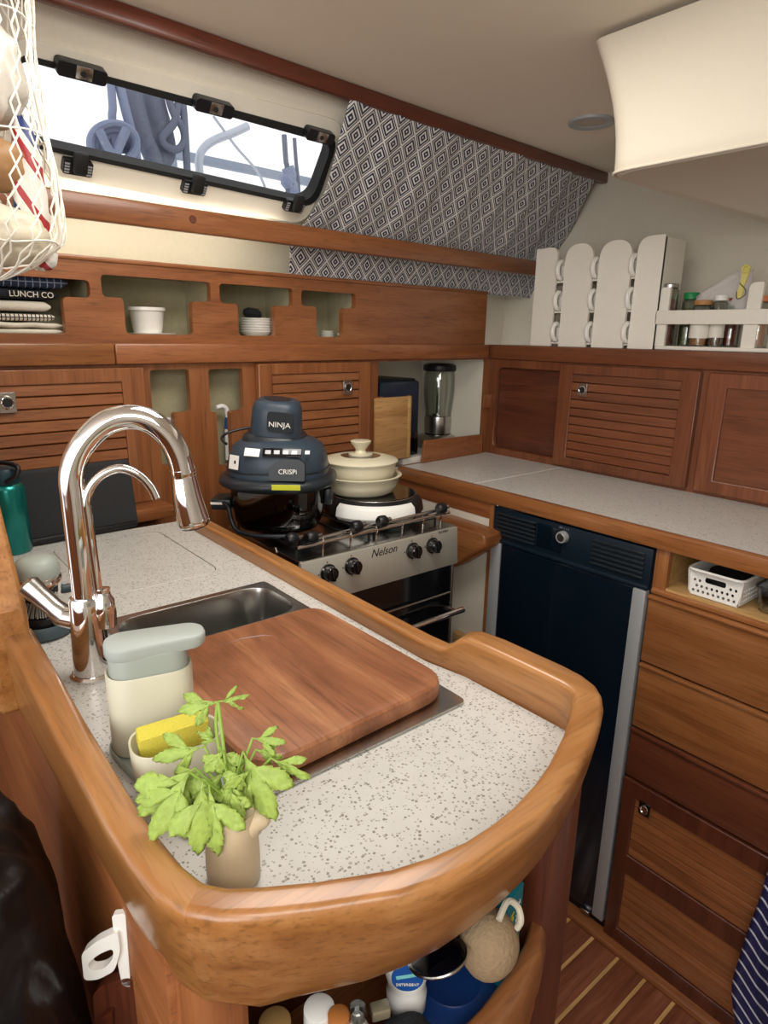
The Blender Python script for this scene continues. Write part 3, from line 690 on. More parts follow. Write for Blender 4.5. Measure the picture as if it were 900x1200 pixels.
path = [FB+Vector((0, 0, .095)), fpx(103, 690), fpx(98, 640), fpx(90, 590), fpx(87, 555), fpx(96, 523), fpx(120, 498), fpx(148, 489), fpx(174, 493), fpx(196, 510), fpx(209, 533), fpx(215, 556)]
path[1] = FB+Vector((0, 0, .13)); path[2].x = path[3].x = None or path[2].x
path[2] = Vector((FB.x, FB.y, path[2].z)); path[3] = Vector((FB.x, FB.y, path[3].z)); path[4] = Vector((FB.x, FB.y, path[4].z))+fa*.001
obj('spout', tube(NB(), spline(path, 7), .0142, 24), CHROME, fa_t)
hp = spline([fpx(214, 550), fpx(216, 562), fpx(220, 585), fpx(228, 615)], 6); n_ = len(hp)
obj('spray_head', tube(NB(), hp, [.0150 if i < 4 else .0142+.0062*((i-4)/(n_-5))**1.2 for i in range(n_-1)]+[.018], 28), CHROME, fa_t)
obj('spray_face', tube(NB(), [hp[-1], hp[-1]+(hp[-1]-hp[-2])*.5], .0165, 24), BLACK, fa_t)
side = fa*.017+Vector((.004, -.008, 0))
f0 = FB+side*1.0
fp = [fpx(u, v, f0) for u, v in ((117, 702), (113, 675), (108, 640), (103.5, 606), (101.5, 588), (106, 571), (120, 556), (141, 549), (162, 556), (176, 570), (183, 584))]
obj('filter_spout', tube(NB(), spline(fp, 6), .0052, 16), CHROME, fa_t)
obj('collar', lathe(NB(), [(0, .066), (.012, .066), (.013, .085), (.012, .100), (.0085, .106), (.0085, .114), (0, .115)], 28, T(*(FB+side*.9))), CHROME, fa_t)
# mixer lever towards the left, filter valve knob on the right
h0 = FB+Vector((0, 0, .072)); h1 = hit(75, 722, FB+Vector((-.02, -.0, 0)), CF); h2 = hit(33, 686, FB+Vector((-.03, .0, 0)), CF)
hd_ = (h2-h1).normalized()
obj('valve_barrel', tube(NB(), [h0, h0.lerp(h1, .5), h1], [.0135, .0135, .0130], 24), CHROME, fa_t)
obj('lever', tube(NB(), [h1-hd_*.004, h1, h1.lerp(h2, .3), h1.lerp(h2, .7), h2, h2+hd_*.004], [.0125, .0140, .0115, .0125, .0140, .010], 20), STEEL, fa_t)
k1 = hit(128, 765, FB+Vector((.03, -.01, 0)), CF)
obj('filter_knob', tube(NB(), [FB+Vector((0, 0, .05)), FB.lerp(k1, .5)+Vector((0, 0, .025)), k1-(k1-FB).normalized()*.004, k1], [.012, .013, .0175, .010], 24), CHROME, fa_t)

# ================================================================ SOAP STATION
dz = ZC+.001
so = thing('soap_tray', 'grey oblong tray under the soap dispenser and sponge cup', 'tray', (.185, .54, ZC))
so_c = Vector((.190, .545, dz)); ta = math.radians(96)
tp = [(x, y) for x, y in rrect(-.100, -.034, .085, .034, .030, 8)]
Mt = T(so_c.x, so_c.y, ZC+.0005) @ RZ(ta)
bm = NB(); loft(bm, [[(x*s, y*s, z) for x, y in tp] for s, z in ((.97, 0), (1, .003), (1, .009), (.97, .010), (.95, .006), (.9, .005))], cap=True, M=Mt)
obj('body', bm, SOAPG, so, smooth=50)
sd = thing('soap_dispenser', 'cream oblong soap dispenser with grey pump top behind the tap', 'soap dispenser', (.192, .592, ZC+.008))
sd['label'] = 'cream oblong soap dispenser with a grey push top, next to the tap'
Md = T(.193, .598, ZC+.0075) @ RZ(math.radians(-14))
def oblong(sx, sy, r): return rrect(-sx, -sy, sx, sy, r, 10)
def rings_o(specs, M, cap=True, bm=None):
    bm = bm or NB(); loft(bm, [[(x, y, z) for x, y in oblong(a, b, min(a, b)*.98)] for a, b, z in specs], cap=cap, M=M); return bm
obj('body', rings_o([(.039, .0235, 0), (.041, .0255, .002), (.041, .0255, .083), (.0395, .024, .085), (.038, .0225, .082), (.030, .018, .080)], Md), SOAPB, sd, smooth=50)
obj('pump', rings_o([(.0375, .022, .070), (.0375, .022, .103), (.036, .021, .105)], Md), SOAPG, sd, smooth=50)
bm = NB(); L1 = [(x-.002, y) for x, y in rpoly([(-.038, -.024), (.058, -.018), (.058, .018), (-.038, .024)], [.0235, .0175, .0175, .0235], 9)]
loft(bm, [[(x*s, y*s, z) for x, y in L1] for s, z in ((.97, .103), (1, .105), (1, .1125), (.985, .1145), (.95, .1155))], cap=True, M=Md)
obj('push_top', bm, plain('light_grey_plastic', 'a9b1ac', .5), sd, smooth=50)
cu = thing('sponge_cup', 'cream oblong cup holding a yellow sponge', 'cup', (.187, .520, ZC+.008))
Mc = T(.186, .519, ZC+.0075) @ RZ(math.radians(-10))
obj('body', rings_o([(.030, .018, 0), (.034, .022, .003), (.0395, .026, .030), (.0405, .027, .050), (.0400, .0265, .051), (.0385, .025, .050), (.037, .024, .02), (.03, .018, .004)], Mc), SOAPB, cu, smooth=50)
bm = NB(); box(bm, (-.031, -.008, -.022), (.031, .010, .028), .003, Mc @ T(-.001, .004, .038) @ RX(.30) @ RY(-.06))
tag(obj('sponge', bm, SPONGE, None, org=(.187, .522, ZC+.02)), 'bright yellow rectangular sponge standing in the cream cup', 'sponge')
# foot pegs of the tray under the cup
# ================================================================ VASE WITH CELERY
VB = Vector((.1785, .3935, ZC+.0005))
va = thing('vase', 'small beige animal-shaped ceramic vase with a snout at the rim', 'vase', VB)
obj('body', lathe(NB(), [(0, 0), (.0185, 0), (.0205, .002), (.0208, .02), (.0200, .045), (.0195, .062), (.0188, .064), (.0175, .062), (.018, .02), (0, .01)], 36, T(*VB)), STONEW, va, smooth=60)
sn = hit(292, 975, VB, CF); sn = VB+Vector((CR.x, CR.y, 0)).normalized()*.016+Vector((0, 0, .054))
rr_ = Vector((CR.x, CR.y, 0)).normalized()
obj('snout', tube(NB(), [sn-rr_*.004+Vector((0, 0, -.006)), sn+rr_*.001, sn+rr_*.0065+Vector((0, 0, .001)), sn+rr_*.0115+Vector((0, 0, .0005)), sn+rr_*.014], [.011, .0115, .0085, .0065, .003], 18), STONEW, va, smooth=70)
obj('nose', lathe(NB(), [(0, -.004), (.003, -.003), (.0042, 0), (.003, .003), (0, .004)], 14, T(*(sn+rr_*.012+Vector((0, 0, .0065))))), plain('red_glaze', '9c4a3c', .35), va)
for s in (-1, 1):
    e = VB+Vector((0, 0, .062))+rr_*.006+Vector((CF.x, CF.y, 0)).normalized()*(.014*s)
    obj('ear', lathe(NB(), [(.0052, -.004), (.0045, .002), (.002, .008), (0, .011)], 12, T(*e)), STONEW, va)
pl_ = thing('celery_sprig', 'fresh green celery leaves standing in the beige vase', 'plant', VB+Vector((0, 0, .045)))
def leaflet(b2, L, W, curl, fold, M):
    prof = [0, .07, .20, .42, .50, .66, .58, .84, .70, .80, .62, .60, .42, .38, .20, .02]
    n = len(prof)-1; rows = []
    for i, wd in enumerate(prof):
        t = i/n; row = []
        for j in (-1, -.5, 0, .5, 1):
            x = wd*W*.5*j*(1+random.uniform(-.06, .06)); yy = t*L+(abs(j)**1.5)*(wd if i % 2 else wd*.8)*L*.16
            zz = -curl*t*t*L+abs(j)*wd*W*fold+.0013*math.sin(j*5+t*12)+random.uniform(-.0005, .0005)
            row.append(b2.verts.new(M @ Vector((x, yy, zz))))
        rows.append(row)
    for a, b in zip(rows, rows[1:]):
        for j in range(4): b2.faces.new((a[j], a[j+1], b[j+1], b[j]))
def leafmesh(L, W, curl, fold, rs):
    random.seed(rs); b2 = bmesh.new()
    leaflet(b2, L, W*.62, curl, fold, I4)
    for s_, f in ((-1, .20), (1, .26)):
        leaflet(b2, L*.62, W*.50, curl*1.2, fold, T(0, L*f, -.0008) @ RZ(-s_*math.radians(random.uniform(38, 50))) @ RY(s_*.25))
    return b2
TOPV = VB+Vector((0, 0, .06))
def leaf(b, t, w=.7, off=0, roll=0, curl=.25, fold=-.10, seed=1, offt=None):
    """leaf whose base / tip lie on the sight lines of two pixels, at a depth off from the vase"""
    nrm_ = CF; pb = hit(b[0], b[1], TOPV+CF*off, nrm_); pt = hit(t[0], t[1], TOPV+CF*(off if offt is None else offt), nrm_)
    d = pt-pb; L = d.length; y = d.normalized(); zc = (-CF-(-CF).dot(y)*y).normalized(); x = y.cross(zc).normalized()
    M = Matrix((x, y, zc)).transposed().to_4x4(); M.translation = pb; M = M @ RY(roll)
    b2 = leafmesh(L*1.03, L*w, curl, fold, seed)
    for v in b2.verts: v.co.z += curl*L*v.co.y/L*.9
    bm = NB(); _merge(bm, b2, M)
    o = obj('leaf', bm, LEAF, pl_, smooth=180)
    md = o.modifiers.new('thickness', 'SOLIDIFY'); md.thickness = .0005
    mid = TOPV+Vector((0, 0, -.012)); ctrl = (pb+mid)/2+Vector((0, 0, .012))
    obj('stem', tube(NB(), [mid, ctrl, pb, pb+y*L*.25], [.0013, .0012, .0010, .0004], 7), STEM, pl_)
LV = [((255, 822), (209, 834), .65, 0, .1, 1), ((256, 822), (291, 815), .35, 0, .2, 2), ((240, 875), (180, 890), .55, .012, .25, 3),
      ((228, 900), (163, 955), .80, -.01, .0, 4), ((222, 905), (176, 985), .6, -.018, .2, 5), ((238, 915), (232, 1000), .72, -.022, -.2, 6), ((245, 920), (255, 1002), .62, -.02, .2, 7),
      ((262, 905), (222, 945), .8, -.005, -.1, 8), ((258, 875), (275, 912), .9, 0, .15, 9), ((285, 880), (322, 960), .7, -.004, .1, 10), ((300, 878), (330, 888), .6, .01, .3, 11),
      ((296, 865), (334, 870), .55, .006, -.2, 12), ((318, 888), (363, 912), .5, .004, .1, 13), ((282, 900), (305, 948), .9, .0, -.1, 14), ((275, 912), (262, 955), .8, -.012, .2, 15),
      ((255, 870), (232, 858), .6, .015, 0, 16), ((270, 925), (285, 960), .8, -.015, 0, 17), ((240, 900), (205, 930), .7, -.004, .3, 18), ((262, 880), (240, 905), .9, -.008, .1, 19), ((290, 905), (262, 925), .8, -.014, -.3, 20)]
for b, t, w_, off, rl, sd_ in LV: leaf(b, t, w_, off, rl, seed=sd_, curl=.18+.02*(sd_ % 5))
top_ = hit(255, 822, TOPV, CF); obj('stem', tube(NB(), spline([TOPV+Vector((0, 0, -.04)), TOPV, hit(254, 860, TOPV, CF), top_], 5), .0013, 8), STEM, pl_)
# ================================================================ STOVE
st_ = thing('stove', 'stainless and black gimballed gas stove with four black knobs behind the peninsula', 'stove', (.89, 1.25, .45))
SX_0, SX_1, SYF, SYB, SZT = .668, 1.122, 1.078, 1.405, 1.082
obj('oven_body', box(NB(), (SX_0+.004, SYF+.012, .45), (SX_1-.004, SYB, SZT-.012)), BLACK, st_)
bm = NB(); plate(bm, [rrect(SX_0, SYF, SX_1, SYB, .006, 3)], SZT-.010, SZT); obj('hob_top', bm, STEEL, st_, bev=.002)
# fascia tilted slightly
FM = Matrix.Translation((0, SYF, SZT-.002)) @ RX(math.radians(90-4))
def fz(x, z): return FM @ T(x, z, 0)
fas = obj('fascia', box(NB(), (SX_0, -.094, -.006), (SX_1, 0, .006), .002, FM), plain('brushed_fascia', 'c9c8bd', .4, metal=.55), st_)
def fpt(u, v):
    q = FM.inverted() @ hit(u, v, FM @ Vector((0, 0, .006)), FM.to_3x3() @ Vector((0, 0, 1))); return q.x, q.y
for (u, v) in ((384, 671), (412, 663), (483, 645), (506, 639)):
    x, z = fpt(u, v); M = fz(x, z)
    k = obj('knob', lathe(NB(), [(0, .006), (.019, .006), (.0195, .010), (.0165, .012), (.0150, .026), (.013, .028), (0, .028)], 28, M), BLACKG, fas)
    obj('grip', box(NB(), (-.0035, -.015, .026), (.0035, .015, .031), .0012, M @ RZ(.1)), BLACKG, k)
    for a in (0, 1, 2):
        an = PI/2+a*PI*.5; obj('tick', box(NB(), (-.001, .021, .006), (.001, .0245, .0066), 0, M @ RZ(an-PI/2)), BLACK, fas)
x, z = fpt(450, 646); text('lettering', 'Nelson', .026, FM @ T(x, z, .0062), BLACK, fas, shear=.35)
x, z = fpt(520, 623); text('lettering', 'TECIMEX', .0085, FM @ T(x-.002, z, .0062), BLACK, fas)
x, z = fpt(356, 665)
od = obj('oven_door', box(NB(), (SX_0+.002, SYF+.002, .48), (SX_1-.002, SYF+.016, SZT-.098), .003), BLACKG, st_)
obj('door_rim', box(NB(), (SX_1-.007, SYF+.000, .48), (SX_1, SYF+.016, SZT-.098), .001), STEEL, od)
hx_ = on_h(535, 700, 0) if False else None
hz = .868
obj('handle_bar', tube(NB(), [(SX_0+.04, SYF-.035, hz), (SX_1+.004, SYF-.035, hz)], .0075, 16), CHROME, od)
for xx in (SX_0+.05, SX_1-.03): obj('handle_post', box(NB(), (xx, SYF-.034, hz-.006), (xx+.012, SYF+.004, hz+.006), .002), STEEL, od)
obj('towel_rod', tube(NB(), [(SX_0+.03, SYF-.008, .912), (SX_1-.02, SYF-.008, .912)], .003, 10), STEEL, od)
# pan rail: two rods with black clamp knobs on short hooks
rz_ = SZT+.030
ra = st_
def ptop(u, v, y): q = hit(u, v, (0, y, 0), Vector((0, 1, 0))); return q
obj('rail_rod', tube(NB(), [(SX_0+.004, SYF+.016, rz_-.004), (SX_1-.01, SYF+.016, rz_+.002)], .0042, 12), CHROME, st_)
obj('rail_rod', tube(NB(), [(SX_0+.05, SYF+.030, rz_+.002), (SX_1-.03, SYF+.030, rz_+.008)], .0042, 12), CHROME, st_)
for (u, v) in ((342, 632), (365, 630), (418, 617), (448, 611), (517, 596)):
    q = ptop(u, v, SYF+.012)
    kb = obj('clamp_knob', lathe(NB(), [(0, -.012), (.010, -.012), (.0135, -.008), (.0145, 0), (.0135, .008), (.010, .012), (0, .012)], 10, T(*q) @ RY(PI/2) @ RX(.0)), BLACK, st_)
    obj('boss', tube(NB(), [q+Vector((.010, 0, 0)), q+Vector((.026, .004, 0))], .0055, 10), STEEL, kb)
for u in (295, 322, 378, 411, 441, 471, 495, 516):
    q = ptop(u, 612, SYF+.016); x = q.x
    obj('rail_hook', tube(NB(), [(x, SYF+.016, SZT-.001), (x, SYF+.016, rz_-.012), (x+.001, SYF+.013, rz_-.002), (x+.001, SYF+.018, rz_+.006)], .0024, 8), CHROME, st_)
# pan supports and burners
for bx, by in ((.77, 1.17), (.77, 1.31), (1.0, 1.17)):
    bu = obj('burner', lathe(NB(), [(0, SZT), (.036, SZT), (.036, SZT+.006), (.028, SZT+.012), (0, SZT+.013)], 28, T(bx, by, 0)), RUBBER, st_)
for i in range(2):
    x0 = SX_0+.02+i*.21
    g = NB()
    for yy in (SYF+.045, SYB-.02): tube(g, [(x0, yy, SZT+.014), (x0+.195, yy, SZT+.014)], .003, 8)
    for xx in (x0, x0+.05, x0+.145, x0+.195): tube(g, [(xx, SYF+.045, SZT+.014), (xx, SYB-.02, SZT+.014)], .003, 8)
    for xx in (x0, x0+.195):
        for yy in (SYF+.045, SYB-.02): tube(g, [(xx, yy, SZT), (xx, yy, SZT+.014)], .003, 8)
    obj('pan_support', g, BLACK, st_)
ZG = SZT+.0172
# ================================================================ AIR FRYER (glass bowl cooker)
fc = Vector((.738, 1.272, ZG))
fdr = Vector((CR.x, CR.y, 0)).normalized(); fcm = -Vector((CF.x, CF.y, 0)).normalized()   # right / towards camera
ay = math.atan2(fdr.y, fdr.x)
MF = T(*fc) @ RZ(ay)                                  # local x = right in photo, -y = towards the camera
af = thing('glass_bowl_cooker', 'dark blue-grey countertop cooker pod on a smoked glass bowl standing on the stove', 'cooker', fc)
obj('bowl', lathe(NB(), [(0, .004), (.070, .004), (.088, .012), (.098, .030), (.103, .065), (.106, .108), (.103, .108), (.100, .065), (.094, .030), (.085, .016), (.069, .009), (0, .009)], 48, MF, sx=1, sy=.95, sq=3), SMOKE, af, smooth=60)
obj('crisper_plate', lathe(NB(), [(0, .012), (.080, .014), (.090, .05), (.092, .09), (.088, .09), (.078, .024), (0, .022)], 40, MF, sq=3), plain('dark_inner_pan', '1a1a1c', .35), af)
obj('rim', lathe(NB(), [(.100, .100), (.112, .104), (.128, .112), (.131, .118), (.129, .126), (.118, .132), (.104, .134), (.100, .12)], 56, MF, sx=1, sy=.95, sq=2.6), NAVYD, af, smooth=50)
pod = obj('pod', lathe(NB(), [(.100, .128), (.112, .131), (.1135, .140), (.1115, .146), (.1125, .150), (.107, .176), (.098, .196), (.080, .207), (.060, .214), (.05, .22), (0, .222)], 56, MF, sx=1, sy=.95, sq=2.5), NAVY, af, smooth=50)
obj('seam_ring', lathe(NB(), [(.1125, .1445), (.1145, .1455), (.1145, .1475), (.1125, .1485)], 56, MF, sx=1, sy=.95, sq=2.5), NAVYD, pod)
MFh = MF @ T(-.004, .0, .203) @ RX(math.radians(4)) @ RY(math.radians(4)) @ Matrix.Diagonal((1.13, 1.13, 1.02, 1))
hbase = obj('handle_base', lathe(NB(), [(0, 0), (.066, 0), (.064, .008), (.056, .018), (0, .02)], 44, MFh, sx=1, sy=.95, sq=2.8), NAVYD, pod, smooth=45)
hh = obj('handle_grip', lathe(NB(), [(0, .010), (.050, .010), (.049, .040), (.047, .070), (.043, .084), (.036, .090), (.024, .0915), (0, .089)], 44, MFh, sx=1, sy=.92, sq=3.2), NAVY, pod, smooth=45)
obj('top_disc', lathe(NB(), [(0, .0905), (.026, .0915), (.026, .0925), (0, .0925)], 32, MFh @ T(0, 0, .0)), NAVYD, hh)
obj('face_plate', plate(NB(), [rrect(-.020, -.022, .030, .022, .009, 4)], 0, .003, MFh @ T(.008, -.0455, .052) @ RX(PI/2+.05)), NAVYD, hh, bev=.001)
text('lettering', 'NINJA', .0155, MFh @ T(.012, -.0490, .046) @ RX(PI/2+.05), WPLAS, hh, ext=.0005)
# front latch with lettering, panel of touch keys, labels
obj('front_latch', plate(NB(), [rpoly([(-.034, -.020), (.042, -.020), (.042, .018), (.030, .026), (-.012, .026), (-.034, .006)], [.004, .004, .006, .01, .01, .01], 4)], -.012, .004, MF @ T(.030, -.107, .154) @ RX(PI/2-.12)), NAVYD, pod, bev=.002)
text('lettering', 'CRISPi', .0145, MF @ T(.036, -.1125, .154) @ RX(PI/2-.12), WPLAS, pod, ext=.0005)
def on_pod(x, zr):                                   # radius of the pod front at height zr
    return -.105
kp = obj('key_panel', box(NB(), (-.030, -.002, -.010), (.052, .002, .010), .001, MF @ T(.012, -.0985, .1925) @ RX(-.62)), BLACKG, pod)
for k in range(4): obj('key', box(NB(), (-.024+k*.0185, -.0026, -.0045), (-.012+k*.0185, -.0016, .0045), 0, MF @ T(.012, -.0985, .1925) @ RX(-.62)), SILV, kp)
obj('white_label', box(NB(), (-.016, -.0012, -.010), (.016, .0012, .008), 0, MF @ T(-.040, -.0965, .1925) @ RX(-.62) @ RY(.08)), WPLAS, pod)
obj('white_label', box(NB(), (-.005, -.0012, -.004), (.005, .0012, .004), 0, MF @ T(.076, -.0915, .1925) @ RX(-.62)), WPLAS, pod)
lb = obj('square_label', box(NB(), (-.0135, -.001, -.015), (.0135, .001, .015), 0, MF @ T(-.082, -.0855, .168) @ RZ(-.62) @ RX(-.16)), WPLAS, pod, label='white square paper label')
obj('print_mark', box(NB(), (.002, -.0016, -.003), (.007, -.0006, .004), 0, MF @ T(-.082, -.0855, .168) @ RZ(-.62) @ RX(-.16)), BLACK, lb)
obj('warning_label', box(NB(), (-.030, -.0012, -.0055), (.030, .0012, .0055), 0, MF @ T(.034, -.1255, .1235) @ RX(.15)), plain('yellow_label', 'd8dc3c', .6), pod, label='yellow warning sticker')
# bowl side handles
for s in (-1, 1):
    hb = obj('bowl_handle', box(NB(), (.104, -.026, .060) if s > 0 else (-.150, -.040, .048), (.122, .026, .100) if s > 0 else (-.104, .026, .074), .006, MF), NAVYD, af)
obj('cradle', tube(NB(), spline([MF @ Vector(p) for p in ((-.128, -.03, .066), (-.108, -.05, .060), (-.100, -.056, .03), (-.084, -.066, .008), (-.03, -.094, .006), (.05, -.094, .008))], 6), .005, 10), NAVYD, af)
obj('handle_badge', box(NB(), (-.149, -.0415, .062), (-.122, -.0395, .067), 0, MF), WPLAS, af)
obj('cable', tube(NB(), spline([MF @ Vector(p) for p in ((-.03, .03, .225), (-.075, .02, .226), (-.112, .0, .218), (-.122, -.02, .208), (-.108, -.035, .198))], 6), .003, 8), BLACK, pod)
# ================================================================ INDUCTION BASE AND POTS
pb = Vector((1.005, 1.262, ZG))
ib = thing('ring_base', 'round black and white hotplate base under the cream pots', 'hotplate', pb)
obj('body', lathe(NB(), [(0, 0), (.104, 0), (.112, .010), (.109, .030), (.097, .046), (.090, .048), (0, .048)], 56, T(*pb) @ Matrix.Diagonal((1.15, 1.15, 1, 1))), BLACK, ib, smooth=50)
wf = NB(); b2 = bmesh.new(); rr2 = []
for (r, z) in ((.1065, -.0005), (.1145, .010), (.1115, .030), (.102, .040)):
    rr2.append([(r*math.cos(a), r*math.sin(a), z) for a in [math.radians(188+k*6) for k in range(17)]])
rr2 = [rr2[0], rr2[1], rr2[2], rr2[3]]
inn = [[(p[0]*.965, p[1]*.965, p[2]) for p in r] for r in rr2[::-1]]
loft(wf, rr2+inn, closed_u=False, closed_v=True, M=T(*pb) @ Matrix.Diagonal((1.15, 1.15, 1, 1))); obj('white_front', wf, WPLAS, ib, smooth=50)
obj('chrome_ring', tube(NB(), [pb+Vector((1.15*.094*math.cos(2*PI*i/48), 1.15*.094*math.sin(2*PI*i/48), .048)) for i in range(48)], .0018, 8, closed=True), STEEL, ib)
obj('glass_disc', lathe(NB(), [(0, .0485), (.091, .0485), (.091, .050), (0, .050)], 48, T(*pb) @ Matrix.Diagonal((1.15, 1.15, 1, 1))), BLACKG, ib)
pp = pb+Vector((-.026, .020, .0502))
lp = thing('lower_pot', 'cream shallow pan, lower of the two stacked cream pans on the hotplate', 'pan', pp)
obj('body', lathe(NB(), [(0, 0), (.058, 0), (.068, .006), (.0745, .022), (.0765, .036), (.0815, .039), (.0825, .042), (.080, .0435), (.074, .041), (.071, .02), (.055, .008), (0, .008)], 48, T(*pp) @ Matrix.Diagonal((1.27, 1.27, 1.12, 1))), CREAMP, lp, smooth=60)
p2 = pp+Vector((-.0, .0, .028))
up = thing('upper_pot', 'cream pan with a glass-centred lid, nested in the pan below it', 'pan', p2)
obj('body', lathe(NB(), [(0, 0), (.056, 0), (.066, .008), (.0695, .030), (.070, .046), (.067, .046), (.062, .01), (0, .006)], 48, T(*p2) @ Matrix.Diagonal((1.27, 1.27, 1.12, 1))), CREAMP, up, smooth=60)
lid_ = obj('lid', lathe(NB(), [(.040, .058), (.052, .0565), (.072, .051), (.0745, .048), (.0735, .045), (.068, .045), (.050, .051), (.040, .053)], 48, T(*p2) @ Matrix.Diagonal((1.27, 1.27, 1.12, 1))), CREAMP, up, smooth=60)
obj('lid_glass', lathe(NB(), [(0, .0595), (.041, .0570), (.041, .0545), (0, .0565)], 40, T(*p2) @ Matrix.Diagonal((1.27, 1.27, 1.12, 1))), plain('brown_glass', '4a3b33', .1, coat=.5), lid_)
obj('lid_knob', lathe(NB(), [(0, .0595), (.024, .0585), (.024, .062), (.012, .0645), (.0095, .070), (.014, .078), (.0195, .086), (.0205, .090), (.018, .0915), (0, .0905)], 36, T(*p2) @ Matrix.Diagonal((1.27, 1.27, 1.12, 1))), CREAMP, lid_, smooth=50)

# ================================================================ CURTAIN
def curtain():
    rows = []; NR, NC = 30, 240
    segs = [(KT-.018, 2.032), (1.372, 1.868), (1.428, 1.812), (1.470, 1.772), (1.510, 1.678)]
    L = [0]
    for a, b in zip(segs, segs[1:]): L.append(L[-1]+math.hypot(b[0]-a[0], b[1]-a[1]))
    def at(s):
        for i in range(len(segs)-1):
            if s <= L[i+1]+1e-9:
                f = (s-L[i])/(L[i+1]-L[i]); return segs[i][0]+(segs[i+1][0]-segs[i][0])*f, segs[i][1]+(segs[i+1][1]-segs[i][1])*f
        return segs[-1]
    lefts = [(0, on_h(409, 123, segs[0][0])[0]), (L[1], on_h(378, 205, segs[1][0])[0]), (L[2], on_h(358, 250, segs[2][0])[0]), (L[3], on_h(338, 284, segs[3][0])[0]), (L[4], on_h(338, 318, segs[4][0])[0])]
    rights = [(0, on_h(697, 204, segs[0][0])[0]), (L[2], on_h(652, 298, segs[2][0])[0]), (L[4], on_h(628, 340, segs[4][0])[0])]
    def ip(T_, s):
        for (a, x), (b, y) in zip(T_, T_[1:]):
            if s <= b+1e-9: return x+(y-x)*(s-a)/(b-a)
        return T_[-1][1]
    b2 = bmesh.new(); uvl = b2.loops.layers.uv.new('UVMap'); V = []; UV = {}
    for i in range(NR+1):
        s = L[-1]*i/NR; k, z = at(s); a, b = ip(lefts, s), ip(rights, s); row = []
        for j in range(NC+1):
            t = j/NC; h = a+(b-a)*t; w_ = math.sin(t*46+.9*math.sin(t*9)+s*2)*.5+math.sin(t*23+1.3+s*3)*.35+.3*math.sin(t*97+s*9)
            amp = (.0045+.005*math.sin(PI*min(1, s/L[-1]*1.2)))*(1 if s < L[3] else .6)
            wob = noise.noise(Vector((h*7, s*9, 2)))*.010
            d = amp*w_+.004+wob*.5
            f = (k-d*.75); zz = z-d*.35
            v = b2.verts.new(hk(h, max(f, .3), zz)); row.append(v)
            UV[v] = (h*1.03+.004*w_*.9-.16*s+wob*.4, s*1.05+wob*.6)
        V.append(row)
    for i in range(NR):
        for j in range(NC):
            f = b2.faces.new((V[i][j], V[i][j+1], V[i+1][j+1], V[i+1][j]))
            for lp_ in f.loops: lp_[uvl].uv = UV[lp_.vert]
    me = bpy.data.meshes.new('curtain'); b2.to_mesh(me); b2.free(); me.polygons.foreach_set('use_smooth', [True]*len(me.polygons)); me.materials.append(DIAM)
    o = link('curtain', me, None, Vector((0, 0, 0))); md = o.modifiers.new('thickness', 'SOLIDIFY'); md.thickness = .0012
    tag(o, 'navy and white diamond-patterned curtain along the hull beside the window', 'curtain')
curtain()
# ================================================================ CUBBY CONTENTS
def cloth(name, label, h0, h1, k0, k1, z, th, mat, folds=2, seed=1, group=None):
    """folded textile lying on a shelf: stacked soft layers with wavy front"""
    random.seed(seed); o = thing(name, label, 'towel', hk((h0+h1)/2, (k0+k1)/2, z), group)
    for i in range(folds):
        t = th/folds; rings = []
        for a in range(25):
            f = a/24; h = h0+(h1-h0)*f; zo = z+i*t+.0010+noise.noise(Vector((h*25, i*3.1, seed)))*.0022*(1 if i else .2)
            e = .35+.65*min(1, min(f, 1-f)*14)**.5; kk = k0+noise.noise(Vector((h*18, i*5, seed+4)))*.006
            ring = []
            for j in range(12):
                an = 2*PI*j/12; c, s = math.cos(an), math.sin(an)
                kx = (kk+k1)/2+((k1-kk)/2-.001)*(abs(c)**.35)*(1 if c > 0 else -1); zz = zo+t*.48+t*.46*e*(abs(s)**.6)*(1 if s > 0 else -1)
                ring.append(hk(h, kx, zz))
            rings.append(ring)
        obj('fold', loft(NB(), rings, cap=True), mat, o, smooth=80)
    return o
def plaid(name, base, line, sc=70, w=.10):
    m, nt, p = newmat(name); N = nt.nodes; L = nt.links; tc = N.new('ShaderNodeTexCoord'); sp = N.new('ShaderNodeSeparateXYZ'); L.new(tc.outputs['Object'], sp.inputs[0])
    outs = []
    for ax, k in (('X', 1.0), ('Z', 1.0), ('Y', 1.0)):
        a = N.new('ShaderNodeMath'); a.operation = 'MULTIPLY'; a.inputs[1].default_value = sc*k; L.new(sp.outputs[ax], a.inputs[0])
        f = N.new('ShaderNodeMath'); f.operation = 'FRACT'; L.new(a.outputs[0], f.inputs[0]); g = N.new('ShaderNodeMath'); g.operation = 'LESS_THAN'; g.inputs[1].default_value = w; L.new(f.outputs[0], g.inputs[0]); outs.append(g.outputs[0])
    m1 = N.new('ShaderNodeMath'); m1.operation = 'MAXIMUM'; L.new(outs[0], m1.inputs[0]); L.new(outs[1], m1.inputs[1])
    mx = N.new('ShaderNodeMix'); mx.data_type = 'RGBA'; mx.inputs[6].default_value = lin(base); mx.inputs[7].default_value = lin(line); L.new(m1.outputs[0], mx.inputs[0]); L.new(mx.outputs[2], p.inputs['Base Color']); p.inputs['Roughness'].default_value = .95
    return m
CL1 = plaid('navy_check_cloth', '27324a', '8e98ab', 75, .14)
CL2 = plain('black_tea_towel', '1d1f26', .95); CL3 = plain('cream_towel', 'ded8c8', .95, bump=.6, bs=500); CL4 = plaid('patterned_cream_towel', 'e0dacb', '34322f', 130, .28)
ha_, hb_ = hx(-30, 360), hx(76, 360)
z = ZSI
